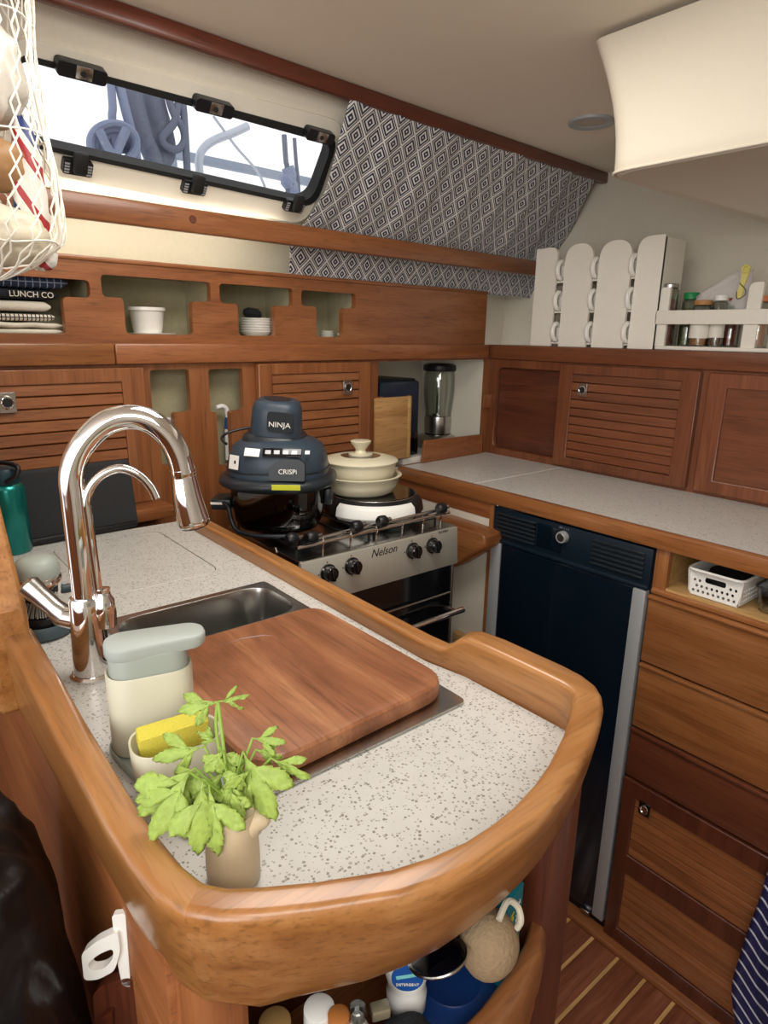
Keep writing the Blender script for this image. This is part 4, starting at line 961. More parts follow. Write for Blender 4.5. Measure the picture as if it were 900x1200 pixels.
for nm, lab, th, m, fo, sd_, dh in (('tea_towel', 'cream folded towel at the bottom of the textile stack in the left cubby', .026, CL3, 2, 1, 0), ('tea_towel', 'cream towel with black pattern, in the middle of the cubby stack', .018, CL4, 1, 2, -.012),
        ('tea_towel', 'plain cream rolled towel under the black tea towel', .024, CL3, 1, 3, -.02), ('tea_towel', 'black tea towel with pale lettering in the left cubby stack', .022, CL2, 1, 4, -.006), ('tea_towel', 'navy checked cloth on top of the left cubby stack', .030, CL1, 1, 5, .018)):
    o = cloth(nm, lab, ha_, hb_+dh, KH+.022, KH+.13, z, th, m, fo, sd_, None)
    if m is CL2: text('lettering', 'LUNCH CO', .016, HM(KH+.018) @ T(hb_-.055, z+th*.5, 0), CL3, o)
    z += th+.0002
def lathe_h(prof, h, k, z, n=36, **kw): return lathe(NB(), prof, n, T(*hk(h, k, z)), **kw)
h1, h2 = hx(152, 375, KH+.06), hx(200, 375, KH+.06); zz = ZSI
pt = obj('plate', lathe_h([(0, 0), (.035, 0), (.055, .006), (.056, .008), (.035, .003), (0, .003)], (h1+h2)/2+.010, KH+.075, zz), PORC, org=hk((h1+h2)/2, KH+.07, zz)); tag(pt, 'white plate under the round white casserole in the second cubby', 'plate')
ob_ = thing('casserole_dish', 'round white casserole dish in the second cubby from the left', 'bowl', hk((h1+h2)/2, KH+.07, zz+.0032))
obj('body', lathe_h([(0, 0), (.030, 0), (.034, .014), (.039, .056), (.041, .059), (.036, .059), (.032, .010), (0, .005)], (h1+h2)/2-.004, KH+.07, zz+.0035), PORC, ob_)
obj('rim', lathe_h([(.036, .054), (.0425, .055), (.0425, .062), (.036, .062)], (h1+h2)/2-.004, KH+.07, zz+.0035), PORC, ob_)
hc_ = (hx(281, 380, KH+.06)+hx(320, 380, KH+.06))/2; zz = ZSI; proto_b = None
bw = [(0, 0), (.024, 0), (.026, .002), (.038, .010), (.043, .016), (.042, .017), (.037, .012), (.024, .004), (0, .003)]
for i in range(6):
    if proto_b is None: proto_b = o = obj('bowl', lathe(NB(), bw, 36), PORC, org=(0, 0, 0))
    else: o = proto_b.copy(); COL.objects.link(o)
    o.location = hk(hc_, KH+.062, zz+i*.0065)
    tag(o, ['lowest', 'second from lowest', 'third from lowest', 'third from top', 'second from top', 'topmost'][i]+' white bowl of the stack in the third cubby', 'bowl', 'white bowls in the third cubby')
zt_ = zz+5*.0065+.0085
dkk = thing('dark_pouch', 'black cloth pouch on the stacked white bowls', 'pouch', hk(hc_-.01, KH+.06, zt_))
obj('body', lathe(NB(), [(0, 0), (.020, 0), (.026, .008), (.024, .018), (.014, .024), (0, .025)], 20, T(*hk(hc_-.013, KH+.062, zt_+.009)) @ RY(.15), sx=1, sy=.8), plain('black_cloth', '16171b', .95), dkk)
jg = thing('brown_jug', 'small brown jug beside the black pouch in the third cubby', 'jug', hk(hc_+.02, KH+.08, zt_))
obj('body', lathe(NB(), [(0, 0), (.010, 0), (.015, .008), (.014, .018), (.008, .025), (.009, .030), (0, .030)], 20, T(*hk(hc_+.020, KH+.092, zt_+.004))), plain('brown_glaze', '8a5b3c', .4), jg)
hd2 = (hx(372, 388, KH+.06)+hx(392, 388, KH+.06))/2; proto_b = None
for i in range(5):
    if proto_b is None: proto_b = o = obj('saucer', lathe(NB(), [(0, 0), (.016, 0), (.021, .003), (.0215, .0042), (.016, .002), (0, .0015)], 32), PORC, org=(0, 0, 0))
    else: o = proto_b.copy(); COL.objects.link(o)
    o.location = hk(hd2, KH+.055, ZSI+i*.0042)
    tag(o, ['lowest', 'second from lowest', 'middle', 'second from top', 'topmost'][i]+' small white saucer of the stack in the right cubby', 'saucer', 'white saucers in the right cubby')
qh = hx(397, 389, KH+.05)
tag(obj('egg_cup', lathe_h([(0, 0), (.008, 0), (.005, .004), (.006, .009), (.009, .015), (.008, .015), (0, .008)], qh, KH+.045, ZSI), PORC, org=hk(qh, KH+.045, ZSI)), 'tiny white cup beside the saucers in the right cubby', 'cup')
# dish brushes standing in the stepped slots
def brush(name, label, px, vt, vb, M2):
    ht, zt = on_h(px, vt, KH+.03); zb_ = on_h(px, vb, KH+.03)[1]
    t = thing(name, label, 'brush', hk(ht, KH+.04, zb_))
    pts = [hk(ht-.018, KH+.035, zt-.002), hk(ht-.006, KH+.035, zt), hk(ht+.006, KH+.036, zt-.008), hk(ht+.010, KH+.038, zt-.03), hk(ht+.008, KH+.04, zt-.06), hk(ht+.006, KH+.04, zb_)]
    obj('handle', tube(NB(), spline(pts, 5), .0062, 12), WPLAS, t)
    obj('grip_band', tube(NB(), [pts[3], pts[4]], .0072, 12), plain('blue_grip', '2d4a86', .5), t)
    obj('hook_lip', tube(NB(), [hk(ht-.026, KH+.030, zt-.002), hk(ht-.010, KH+.032, zt)], .0055, 10), WPLAS, t)
brush('dish_brush', 'white hooked brush handle with blue band in the slot behind the cooker pod', 264, 476, 540, None)
brush('scrub_brush', 'white brush handle in the left stepped slot behind the tap', 203, 492, 545, None)

# ================================================================ NICHE CONTENTS
kn_ = KH+.20
bh = (on_h(485, 470, kn_)[0]+on_h(541, 470, kn_)[0])/2; bz = ZC+.0008
bl = thing('glass_blender', 'glass jug blender with black lid and steel base in the corner niche', 'blender', hk(bh, kn_, bz))
bs_ = (on_h(510, 426, kn_)[1]-ZC)/.309
MB_ = T(*hk(bh, kn_, bz)) @ RZ(HA) @ Matrix.Scale(bs_, 4)
obj('base', lathe(NB(), [(0, 0), (.085, 0), (.088, .01), (.086, .028), (.070, .042), (.050, .050), (0, .052)], 40, MB_), STEEL, bl, smooth=50)
obj('control_strip', box(NB(), (-.04, -.088, .006), (.06, -.078, .026), .003, MB_), BLACKG, bl)
obj('collar', lathe(NB(), [(.040, .050), (.050, .052), (.052, .10), (.050, .115), (.04, .118)], 40, MB_), STEEL, bl, smooth=50)
obj('jug', lathe(NB(), [(.048, .112), (.050, .14), (.058, .20), (.058, .255), (.052, .285), (.050, .285), (.056, .25), (.056, .20), (.048, .14), (.046, .115)], 40, MB_), JARG, bl, smooth=60)
obj('inner_column', lathe(NB(), [(0, .116), (.010, .118), (.009, .25), (0, .255)], 20, MB_), STEEL, bl)
obj('lid', lathe(NB(), [(0, .282), (.060, .282), (.062, .290), (.060, .302), (.045, .308), (0, .309)], 40, MB_), BLACK, bl, smooth=50)
obj('handle', tube(NB(), spline([MB_ @ Vector(p) for p in ((.052, -.02, .275), (.078, -.03, .262), (.080, -.032, .20), (.070, -.028, .15), (.050, -.02, .135))], 5), .007, 10), JARG, bl)
k0_ = KH+.045; a = on_h(444, 447, k0_); b = on_h(493, 447, k0_)
na = thing('navy_appliance', 'dark navy boxy kitchen appliance left of the blender in the niche', 'appliance', hk(a[0], k0_, ZC+.001))
obj('body', box(NB(), (a[0]+.004, ZC+.001, -.20), (b[0], a[1]-.002, 0), .012, HM(k0_)), plain('navy_enamel', '16273a', .3, coat=.3), na)
obj('top_plate', box(NB(), (a[0]+.012, a[1]-.004, -.18), (b[0]-.01, a[1]+.003, -.015), .002, HM(k0_)), BLACK, na)
obj('front_strip', box(NB(), (b[0]-.055, ZC+.02, 0), (b[0]-.008, ZC+.10, .003), .001, HM(k0_)), BLACKG, na)
a = on_h(479, 524, KH+.01); b = on_h(496, 532, KH+.01)
tag(obj('white_box', box(NB(), (a[0]-.03, ZC+.0008, -.05), (b[0]+.01, ZC+.022, 0), .003, HM(KH+.006)), WPLAS, org=hk(a[0], KH+.02, ZC)), 'low white box in front of the navy appliance', 'box')
kl = KH-.010; a = on_h(496, 516, kl); b = on_h(566, 509, kl)
lo = thing('niche_fence', 'low wooden fence board lying across the foot of the corner niche', 'board', hk((a[0]+b[0])/2, kl, ZC))
bm = NB(); plate(bm, [rpoly([(a[0], ZC+.0008), (b[0], ZC+.0008), (b[0], b[1]), (a[0]+.01, a[1]-.002)], .003, 2)], -.010, 0, HM(kl)); obj('board', bm, RXm, lo, bev=.002)
kl = KH-.014; a = on_h(440.5, 467, kl); b = on_h(480, 536, kl)
up_ = thing('upright_board', 'pale plywood board standing upright at the left of the corner niche', 'board', hk(a[0], kl, b[1]))
obj('board', box(NB(), (a[0], b[1], -.010), (b[0]-.012, a[1], -.001), .002, HM(kl)), PALEX, up_)
obj('edge_strip', box(NB(), (b[0]-.0118, b[1], -.011), (b[0], a[1]+.001, .003), .002, HM(kl)), PALE, up_)

# ================================================================ MUG RACK AND SPICE RACK ON THE LEDGE
ZL = 1.5078; XR = XB+.004
mr_ = thing('mug_rack', 'white painted mug rack with three slots between rounded boards on the ledge', 'rack', (XR, 1.2, ZL))
cols = [(622, 646, 291), (655, 687, 286), (694, 731, 282), (737, 767, 277)]
for (u0, u1, vt) in cols:
    yl, yr = Xp(u0, 380)[0], Xp(u1, 380)[0]; zt = Xp((u0+u1)/2, vt)[1]
    rr_ = [.0, .0, .06, .06]
    if u0 == 622: rr_ = [0, 0, .004, .03]
    if u0 == 737: rr_ = [0, 0, .045, .004]
    # local frame (y, z): right side of photo is smaller y
    L_ = [(yl, ZL), (yr, ZL), (yr, zt), (yl, zt)]; rr_ = [0, 0, rr_[3] if u0 != 737 else .004, rr_[2]]
    if u0 == 622: rr_ = [0, 0, .028, .003]
    if u0 == 737: rr_ = [0, 0, .003, .045]
    obj('front_board', plate(NB(), [rpoly(L_, rr_, 7)], -.009, 0, XM(XR-.0)), WHITEW, mr_, bev=.0015)
yR, yLt = Xp(767, 380)[0], Xp(622, 380)[0]; ztr = Xp(760, 277)[1]
obj('side_board', plate(NB(), [[(-.115, ZL), (-.001, ZL), (-.001, ztr-.004), (-.115, ztr-.004)]], 0, .010, Matrix(((-1, 0, 0, XR), (0, 0, 1, yR), (0, 1, 0, 0), (0, 0, 0, 1)))), WHITEW, mr_)
obj('side_board', plate(NB(), [[(-.115, ZL), (-.010, ZL), (-.010, ztr-.02), (-.115, ztr-.02)]], 0, .010, Matrix(((-1, 0, 0, XR), (0, 0, 1, yLt-.010), (0, 1, 0, 0), (0, 0, 0, 1)))), WHITEW, mr_)
slots = []
zr = [Xp(690, 388)[1]-.032, Xp(690, 350)[1]-.032, Xp(690, 312)[1]-.034]
for zf in zr: obj('shelf', box(NB(), (yR+.011, zf-.008, -.112), (yLt-.011, zf-.002, -.0095), 0, XM(XR)), WHITEW, mr_)
proto = None
names_r = ['bottom', 'middle', 'top']; names_c = ['left', 'centre', 'right']
for ci, (ua, ub) in enumerate(((646, 655), (687, 694), (731, 737))):
    yc = (Xp(ua, 380)[0]+Xp(ub, 380)[0])/2; gap_ = abs(Xp(ua, 380)[0]-Xp(ub, 380)[0])
    for ri, zf in enumerate(zr):
        if proto is None:
            proto = thing('mug', 'x', 'mug', (0, 0, 0))
            obj('body', lathe(NB(), [(0, 0), (.028, 0), (.031, .004), (.0315, .058), (.030, .058), (.028, .006), (0, .005)], 28), PORC, proto, smooth=50)
            obj('handle', tube(NB(), spline([(-.028, .0, .050), (-.044, .0, .056), (-.058, .0, .046), (-.061, .0, .030), (-.056, .0, .014), (-.042, .0, .005), (-.028, .0, .010)], 5), 0.0075, 10), PORC, proto, smooth=60)
            m = proto
        else:
            m = proto.copy(); COL.objects.link(m)
            for ch in [c for c in proto.children]:
                c2 = ch.copy(); COL.objects.link(c2); c2.parent = m
        m.location = (XR+.046, yc-.0, zf-.0015); m.rotation_euler = (0, 0, .0)
        tag(m, 'white mug in the %s row of the %s slot of the mug rack' % (names_r[ri], names_c[ci]), 'mug', 'white mugs in the rack')
# spice rack
sr = thing('spice_rack', 'white painted spice rack with a front rail right of the mug rack', 'rack', (XR, .8, ZL))
ys0, ys1 = Xp(765, 380)[0]-.001, .55
zt0, zt1 = Xp(800, 362)[1]-.003, Xp(800, 380)[1]
obj('base_board', box(NB(), (ys1, ZL, -.118), (ys0-.011, ZL+.010, .0), .002, XM(XR)), WHITEW, sr)
obj('front_rail', box(NB(), (ys1, zt1, -.009), (ys0-.0, zt0, .0), .002, XM(XR)), WHITEW, sr)
for (u0, u1, vt) in ((765, 776, 337), (866, 883, 331)):
    yl, yr = Xp(u0, 395)[0]-.001, Xp(u1, 395)[0]; zt = Xp(u0, vt)[1]
    obj('upright', plate(NB(), [rpoly([(yl, ZL+.0101), (yr, ZL+.0101), (yr, zt), (yl, zt)], [0, 0, .004, .016] if u0 > 800 else [0, 0, .004, .008], 5)], -.019, -.0092, XM(XR)), WHITEW, sr, bev=.001)
obj('back_board', box(NB(), (ys1, ZL, -.128), (ys0-.011, 1.64, -.1185), 0, XM(XR)), WHITEW, sr)
def jar(u, vtop, r, lidc, body, label, fill=None, lidh=.016, cyl=True, papr=False, off=.040):
    x = XR+off; q = on_x(u, vtop, x); z1 = q.z; zb_ = ZL+.0105; H_ = z1-zb_
    t = thing('spice_jar', label, 'jar', (x, q.y, zb_), 'spice jars in the rack')
    M = T(x, q.y, zb_)
    obj('glass', lathe(NB(), [(0, 0), (r*.95, 0), (r, .004), (r, H_-lidh-.006), (r*.8, H_-lidh), (r*.75, H_-lidh), (r*.95, H_-lidh-.008), (r*.93, .004), (0, .003)], 24, M), JARG, t, smooth=60)
    if fill: obj('contents', lathe(NB(), [(0, .0035), (r*.9, .0042), (r*.9, (H_-lidh)*.8), (0, (H_-lidh)*.82)], 20, M), fill, t)
    obj('lid', lathe(NB(), [(0, H_-lidh), (r*.9, H_-lidh), (r*.92, H_-.002), (r*.86, H_), (0, H_)], 24, M), lidc, t)
    if papr: obj('paper_label', lathe(NB(), [(r*1.01, H_*.18), (r*1.015, H_*.2), (r*1.015, H_*.55), (r*1.01, H_*.57)], 24, M), papr, t)
f_red = plain('red_spice', '7a3022', .8, bump=.5, bs=600); f_brn = plain('brown_spice', '6e4c30', .85, bump=.6, bs=500); f_grn = plain('green_herb', '6f7040', .9, bump=.8, bs=700)
f_org = plain('orange_spice', 'b5703a', .85, bump=.6, bs=400); f_pnk = plain('pink_salt', 'c98f7a', .8, bump=.8, bs=300); PAP = plain('label_paper', 'e6e2d6', .7); TANL = plain('tan_lid', 'b3834f', .5); REDL = plain('red_lid', 'a8402c', .45); GRNL = plain('green_lid', '1f8a4e', .4)
jar(786, 333, .0255, STEEL, None, 'tall glass jar with a silver lid at the left end of the spice rack', f_red, .010)
jar(811, 343, .0225, GRNL, None, 'jar with a bright green lid in the spice rack', f_grn, .018, off=.088)
jar(825, 352, .0260, TANL, None, 'jar with a tan lid and white label in the spice rack', f_org, .012, papr=PAP, off=.038)
jar(846, 346, .0185, WPLAS, None, 'jar with a white lid between the tan-lidded and red-lidded jars', f_brn, .014, papr=PAP)
jar(862, 349, .0230, REDL, None, 'jar with a red lid just left of the rack upright', f_red, .014, off=.085)
jar(894, 347, .0270, plain('orange_lid', 'c4704a', .45), None, 'jar of pink granules right of the rack upright', f_pnk, .014, off=.038)
# sheets of paper and a yellow clip
pq = on_x(845, 325, XR+.035)
pa = thing('paper_bag', 'crumpled pale paper bag sticking up behind the spice jars', 'bag', (pq.x, pq.y, 1.60))
b2 = bmesh.new(); vs = []
for i in range(8):
    row = []
    for j in range(8):
        y = pq.y+.075-.14*j/7; zt = 1.60+.115*(i/7)*(.45+.75*(j/7 if j < 6 else .75))
        row.append(b2.verts.new((XR+.068+.010*noise.noise(Vector((i*.9, j*.8, 3))), y, zt)))
    vs.append(row)
for i in range(7):
    for j in range(7): b2.faces.new((vs[i][j], vs[i][j+1], vs[i+1][j+1], vs[i+1][j]))
bm = NB(); _merge(bm, b2, None); o = obj('sheet', bm, plain('grey_paper', 'cfcac6', .8), pa, smooth=15); md = o.modifiers.new('thickness', 'SOLIDIFY'); md.thickness = .003
cq = on_x(872, 330, XR-.001); cl = thing('yellow_clip', 'pale yellow plastic bag clip clipped on the spice rack upright', 'clip', cq)
YEL = plain('pale_yellow_plastic', 'd9cf78', .45)
Mcl = XM(XR-.0005) @ T(cq.y, cq.z, .003) @ RZ(.12)
obj('jaw', plate(NB(), [rpoly([(-.007, -.040), (.007, -.040), (.006, .0), (.009, .024), (.011, .036), (-.011, .036), (-.009, .022), (-.006, 0)], .003, 3)], 0, .005, Mcl), YEL, cl)
obj('spring_ring', tube(NB(), [Mcl @ Vector((.008*math.cos(2*PI*i/20), .030+.008*math.sin(2*PI*i/20), .008)) for i in range(20)], .003, 8, closed=True), YEL, cl)
obj('rubber_band', tube(NB(), spline([Mcl @ Vector(p) for p in ((.006, -.005, .006), (-.012, -.018, .007), (-.014, -.032, .006), (.002, -.042, .006), (.008, -.025, .006))], 5, ), .001, 6), BLACK, cl)

# ================================================================ BASKET AND TUB IN THE OPEN SLOT
ya_, yb_ = Xp(806, 690, XF+.02)[0], Xp(872, 690, XF+.02)[0]
zb0 = .9975; bh_ = .060
bk = thing('white_basket', 'white perforated plastic basket in the open slot above the drawers', 'basket', (XF+.09, (ya_+yb_)/2, zb0))
def wallh(w0, w1, hgt, n, slot):
    L_ = [rpoly([(-w0, 0), (w0, 0), (w1, hgt), (-w1, hgt)], [.008, .008, 0, 0], 3)]
    for r in range(3):
        for c in range(n):
            x = (c-(n-1)/2)*(2*w0/(n+.4))+(.5*2*w0/(n+.4) if r % 2 else 0)*.9; y_ = .010+r*.0115
            if slot and r == 2 and abs(x) < .026: continue
            if abs(x) > w0-.007: continue
            L_.append([(x+.0030*math.cos(2*PI*k/8), y_+.0034*math.sin(2*PI*k/8)) for k in range(8)][::-1])
    if slot: L_.append(rrect(-.022, hgt-.024, .022, hgt-.012, .005, 3)[::-1])
    return L_
wy = (ya_-yb_)/2; cy_ = (ya_+yb_)/2
plm = plate(NB(), wallh(wy-.006, wy, bh_-.004, 9, True), 0, .002, XM(XF+.016) @ T(cy_, zb0+.002, 0) @ RX(-.09)); obj('front_wall', plm, WPLAS, bk)
plm = plate(NB(), wallh(wy-.006, wy, bh_-.004, 9, False), 0, .002, XM(XF+.170) @ T(cy_, zb0+.002, 0)); obj('back_wall', plm, WPLAS, bk)
for s, yy in ((-1, yb_), (1, ya_)):
    Ms = Matrix(((1, 0, 0, XF+.092), (0, 0, 1, yy-s*.004), (0, 1, 0, zb0+.002), (0, 0, 0, 1))) @ RX(.08*s)
    obj('side_wall', plate(NB(), wallh(.073, .078, bh_-.004, 12, False), 0, .002, Ms), WPLAS, bk)
obj('bottom', box(NB(), (XF+.018, yb_+.007, zb0), (XF+.168, ya_-.007, zb0+.003)), WPLAS, bk)
obj('rim', tube(NB(), [(x, y, zb0+bh_) for x, y in rrect(XF+.008, yb_-.001, XF+.176, ya_+.001, .018, 6)], .0032, 8, closed=True), WPLAS, bk)
bi = obj('black_pouch', lathe(NB(), [(0, 0), (.045, 0), (.052, .02), (.045, .042), (0, .048)], 24, T(XF+.10, cy_, zb0+.0035), sx=1.2, sy=1), plain('black_nylon', '17181c', .8), org=(XF+.10, cy_, zb0)); tag(bi, 'black pouch lying in the white perforated basket', 'pouch')
q = Xp(884, 700, XF+.03)
tb = thing('clear_tub', 'clear plastic tub at the right edge of the open slot', 'tub', (XF+.08, q[0]-.05, zb0))
bm = NB(); loft(bm, [[(x, y, z) for x, y in rrect(XF+.025+o, q[0]-.12+o, XF+.15-o, q[0]-o, .015, 5)] for o, z in ((.012, zb0), (.006, zb0+.004), (0, zb0+.055), (.0015, zb0+.055), (.008, zb0+.006))], cap=False); obj('body', bm, CPLAS, tb)
obj('lid_rim', tube(NB(), [(x, y, zb0+.056) for x, y in rrect(XF+.024, q[0]-.121, XF+.151, q[0]+.001, .015, 5)], .0028, 8, closed=True), CPLAS, tb)
# ================================================================ THINGS AT THE LEFT OF THE PENINSULA WORKTOP
q = on_z(8, 640, ZC); bz = ZC+.0006
bt_ = thing('water_bottle', 'teal metal water bottle with a dark looped lid at the left edge', 'bottle', (q.x+.004, q.y-.04, bz))
BM = T(q.x+.004, q.y-.04, bz)
zt = hit(20, 566, (q.x+.004, q.y-.04, 0), _fw).z-bz
obj('body', lathe(NB(), [(0, 0), (.032, 0), (.034, .003), (.034, zt-.012), (.030, zt-.003), (.026, zt), (0, zt)], 36, BM), plain('teal_metal', '0f7f78', .28, metal=.7, coat=.4), bt_, smooth=50)
ld = obj('lid', lathe(NB(), [(0, zt), (.027, zt), (.028, zt+.022), (.024, zt+.028), (0, zt+.029)], 30, BM), plain('dark_teal_plastic', '123440', .5), bt_)
obj('carry_loop', tube(NB(), spline([BM @ Vector(p) for p in ((.0, -.027, zt+.006), (.016, -.036, zt+.018), (.020, -.030, zt+.034), (.0, -.010, zt+.040), (-.018, .0, zt+.036), (-.026, .0, zt+.012))], 6), .0045, 10), BLACK, ld)
# black fabric speaker leaning on the ledge
k_s = 1.352; a = on_h(18, 560, k_s); b = on_h(158, 548, k_s); c_ = on_h(150, 543, k_s)
sb = thing('fabric_speaker', 'dark grey fabric-covered flat speaker leaning against the hull behind the tap', 'speaker', hk((a[0]+b[0])/2, k_s, ZC))
FAB = plain('speaker_fabric', '303133', .95, bump=.5, bs=1500, var=.25)
Ms = HM(k_s) @ T(0, ZC+.0015, .0) @ RX(math.radians(-9))
hh_ = (c_[1]-ZC)/math.cos(math.radians(9))+.004
bm = NB(); loft(bm, [[(x, y, d) for x, y in rrect(a[0]-.05+o, o*.5, b[0]-o, hh_-o, .012, 5)] for o, d in ((.008, -.030), (.001, -.025), (0, -.006), (.003, -.001), (.010, 0))], cap=True, M=Ms)
obj('body', bm, FAB, sb, smooth=50)
lx_, lz_ = on_h(118, 622, k_s-.004)
obj('badge', box(NB(), (lx_-.011, -.0035, 0), (lx_+.011, .0035, .0016), .0006, HM(k_s) @ T(0, lz_, .003)), BLACK, sb)
obj('base_lip', box(NB(), (a[0]-.04, .0, -.004), (b[0]-.006, .014, .006), .004, Ms), BLACK, sb)
# dish brush with chrome collar on its round base
q = on_z(53, 748, ZC); bx_, by_ = q.x+.004, q.y+.018
wb = thing('palm_brush', 'grey-capped round dish brush with chrome collar standing on a dark round base behind the lever', 'brush', (bx_, by_, ZC))
WM2 = T(bx_, by_, ZC+.0006)
obj('base_dish', lathe(NB(), [(0, 0), (.033, 0), (.037, .004), (.037, .016), (.034, .020), (.031, .016), (0, .014)], 40, WM2), plain('slate_blue_rubber', '46565c', .55), wb)
obj('black_cup', lathe(NB(), [(0, .0145), (.027, .0145), (.030, .020), (.029, .030), (.022, .034), (0, .034)], 36, WM2), BLACK, wb)
br = NB(); random.seed(5)
for i in range(54):
    a_ = 2*PI*i/54; r0, r1 = .014, .026+random.uniform(-.002, .003)
    tube(br, [(bx_+r0*math.cos(a_), by_+r0*math.sin(a_), ZC+.060), (bx_+r1*math.cos(a_), by_+r1*math.sin(a_), ZC+.034)], .0012, 5)
o = obj('bristles', br, plain('grey_bristle', '8d8d88', .6), wb); o['kind'] = 'stuff'
obj('bristle_hub', lathe(NB(), [(0, .034), (.016, .034), (.020, .058), (.026, .062), (0, .063)], 30, WM2), RUBBER, wb)
obj('chrome_collar', lathe(NB(), [(0, .062), (.0285, .062), (.030, .066), (.030, .084), (.028, .087), (0, .087)], 40, WM2), CHROME, wb)
obj('cap', lathe(NB(), [(0, .087), (.0285, .087), (.029, .098), (.025, .108), (.016, .113), (0, .114)], 40, WM2), SOAPG, wb, smooth=50)
obj('side_button', lathe(NB(), [(0, 0), (.006, 0), (.0068, .010), (.0055, .016), (0, .018)], 20, WM2 @ T(.026, -.004, .060) @ RY(PI/2)), plain('slate_rubber_button', '39474c', .5), wb)

# ================================================================ NET BAG WITH PROVISIONS
NK, NHc, NR_ = 1.085, .262, .094
ncen = hk(NHc, NK)
net = thing('hanging_net', 'white knotted string net bag hanging from the ceiling at the upper left', 'net', hk(NHc, NK, 1.62))
def netpt(t, a):                                     # t 0 bottom .. 1 top
    z = 1.606+.452*t
    r = NR_*min(1, (t*9+.02))**.5*(1+.05*math.sin(t*9)+.05*noise.noise(Vector((math.cos(a)*1.5, math.sin(a)*1.5, t*5))))*(1-.22*t**2)
    return Vector((ncen.x+r*math.cos(a), ncen.y+r*math.sin(a)*.9, z+.004*math.cos(a*3)))
NA, NT = 20, 15; g = NB()
for s_ in (1, -1):
    for i in range(NA):
        pts = []
        for j in range(NT*4+1):
            t = j/(NT*4); zig = .5*(1-abs((t*NT) % 2-1)*2) if s_ else 0
            a_ = 2*PI*(i+.5*s_*zig+.5*(0 if s_ > 0 else 1)*0)/NA+t*.9
            pts.append(netpt(t, a_))
        tube(g, pts, .00135, 5)
o = obj('mesh_cords', g, plain('white_net_cord', 'eee9dc', .85), net); o['kind'] = 'stuff'
g = NB()
for t in (.03, .10, .40, .70): tube(g, [netpt(t+.010*math.sin(5*a_), a_) for a_ in [2*PI*k/40 for k in range(40)]], .0013, 5, closed=True)
o = obj('cross_cords', g, plain('white_net_cord_b', 'eee9dc', .85), net); o['kind'] = 'stuff'
obj('edge_cord', tube(NB(), [netpt(t, -.62+.05*math.sin(t*20)) for t in [k/30 for k in range(31)]], .0030, 8), plain('white_edge_cord', 'efe9dd', .85), net)
obj('ceiling_hook', tube(NB(), [hk(NHc, NK, 2.058), hk(NHc, NK, 2.046), hk(NHc+.006, NK, 2.040), hk(NHc, NK, 2.034)], .0018, 8), STEEL, net)
def lump(name, label, cat, c, s, mat, amp=.18, fr=3, sd=0, extra=None, rot=0, sub=4, parent=None, smooth=60):
    b2 = bmesh.new(); bmesh.ops.create_icosphere(b2, subdivisions=sub, radius=1)
    for v in b2.verts:
        n0 = noise.noise(v.co*fr*.5+Vector((sd, 0, 0))); n1 = 1-abs(noise.noise(v.co*fr*1.6+Vector((0, sd, 0))))*2; v.co *= 1+amp*(n0+.5*n1)
        v.co = Vector((v.co.x*s[0], v.co.y*s[1], v.co.z*s[2]))
    bm = NB(); _merge(bm, b2, T(*c) @ RZ(rot))
    o = obj(name, bm, mat, parent, org=c if parent is None else None, smooth=smooth)
    if parent is None: tag(o, label, cat)
    return o
PBAG = plain('thin_plastic_bag', 'd8d3c9', .25, coat=.3, bump=.6, bs=60, var=.1)
def nb(t, a, r): p = netpt(t, a); return Vector((ncen.x, ncen.y, p.z))+(p-Vector((ncen.x, ncen.y, p.z)))*r
lump('white_garlic_bag', 'cream crumpled bag at the bottom of the hanging net', 'bag', nb(.11, -1.9, .18), (.070, .060, .042), plain('cream_bag', 'd9cfba', .45, bump=.8, bs=45, var=.12), .16, 4, 1)
lump('brown_bread_bag', 'tan and brown packet in the middle of the net', 'packet', nb(.31, -2.2, .15), (.062, .054, .036), plain('tan_packet', 'a98258', .5, bump=.5, bs=40, var=.35), .15, 4, 3)
lump('clear_plastic_bag', 'pale grey crumpled plastic bag in the upper half of the net', 'bag', nb(.56, -1.6, .12), (.062, .055, .068), PBAG, .17, 5, 5)
lump('red_packet', 'dark red packet at the top of the hanging net', 'packet', nb(.85, -1.9, .1), (.055, .05, .045), plain('dark_red_packet', '7e2430', .45, bump=.5, bs=50, var=.35), .16, 4, 8)
def stripes(name, cols, sc):
    m, nt, p = newmat(name); N = nt.nodes; L = nt.links; tc = N.new('ShaderNodeTexCoord'); mp = N.new('ShaderNodeMapping'); mp.inputs['Rotation'].default_value = (0, .6, .4); L.new(tc.outputs['Object'], mp.inputs[0])
    sp = N.new('ShaderNodeSeparateXYZ'); L.new(mp.outputs[0], sp.inputs[0]); a = N.new('ShaderNodeMath'); a.operation = 'MULTIPLY'; a.inputs[1].default_value = sc; L.new(sp.outputs[0], a.inputs[0])
    f = N.new('ShaderNodeMath'); f.operation = 'FRACT'; L.new(a.outputs[0], f.inputs[0]); cr = N.new('ShaderNodeValToRGB'); cr.color_ramp.interpolation = 'CONSTANT'; e = cr.color_ramp.elements
    e[0].color = lin(cols[0][1]); e[0].position = 0; e[1].position = cols[1][0]; e[1].color = lin(cols[1][1])
    for ps, c in cols[2:]: x = e.new(ps); x.color = lin(c)
    L.new(f.outputs[0], cr.inputs[0]); L.new(cr.outputs[0], p.inputs['Base Color']); p.inputs['Roughness'].default_value = .4; return m
SP_ = stripes('red_blue_stripe_packet', [(0, 'e6e2da'), (.35, 'a82f35'), (.5, 'e8e4dc'), (.6, '2b3f7c'), (.74, 'e6e2da'), (.88, 'a82f35')], 14)
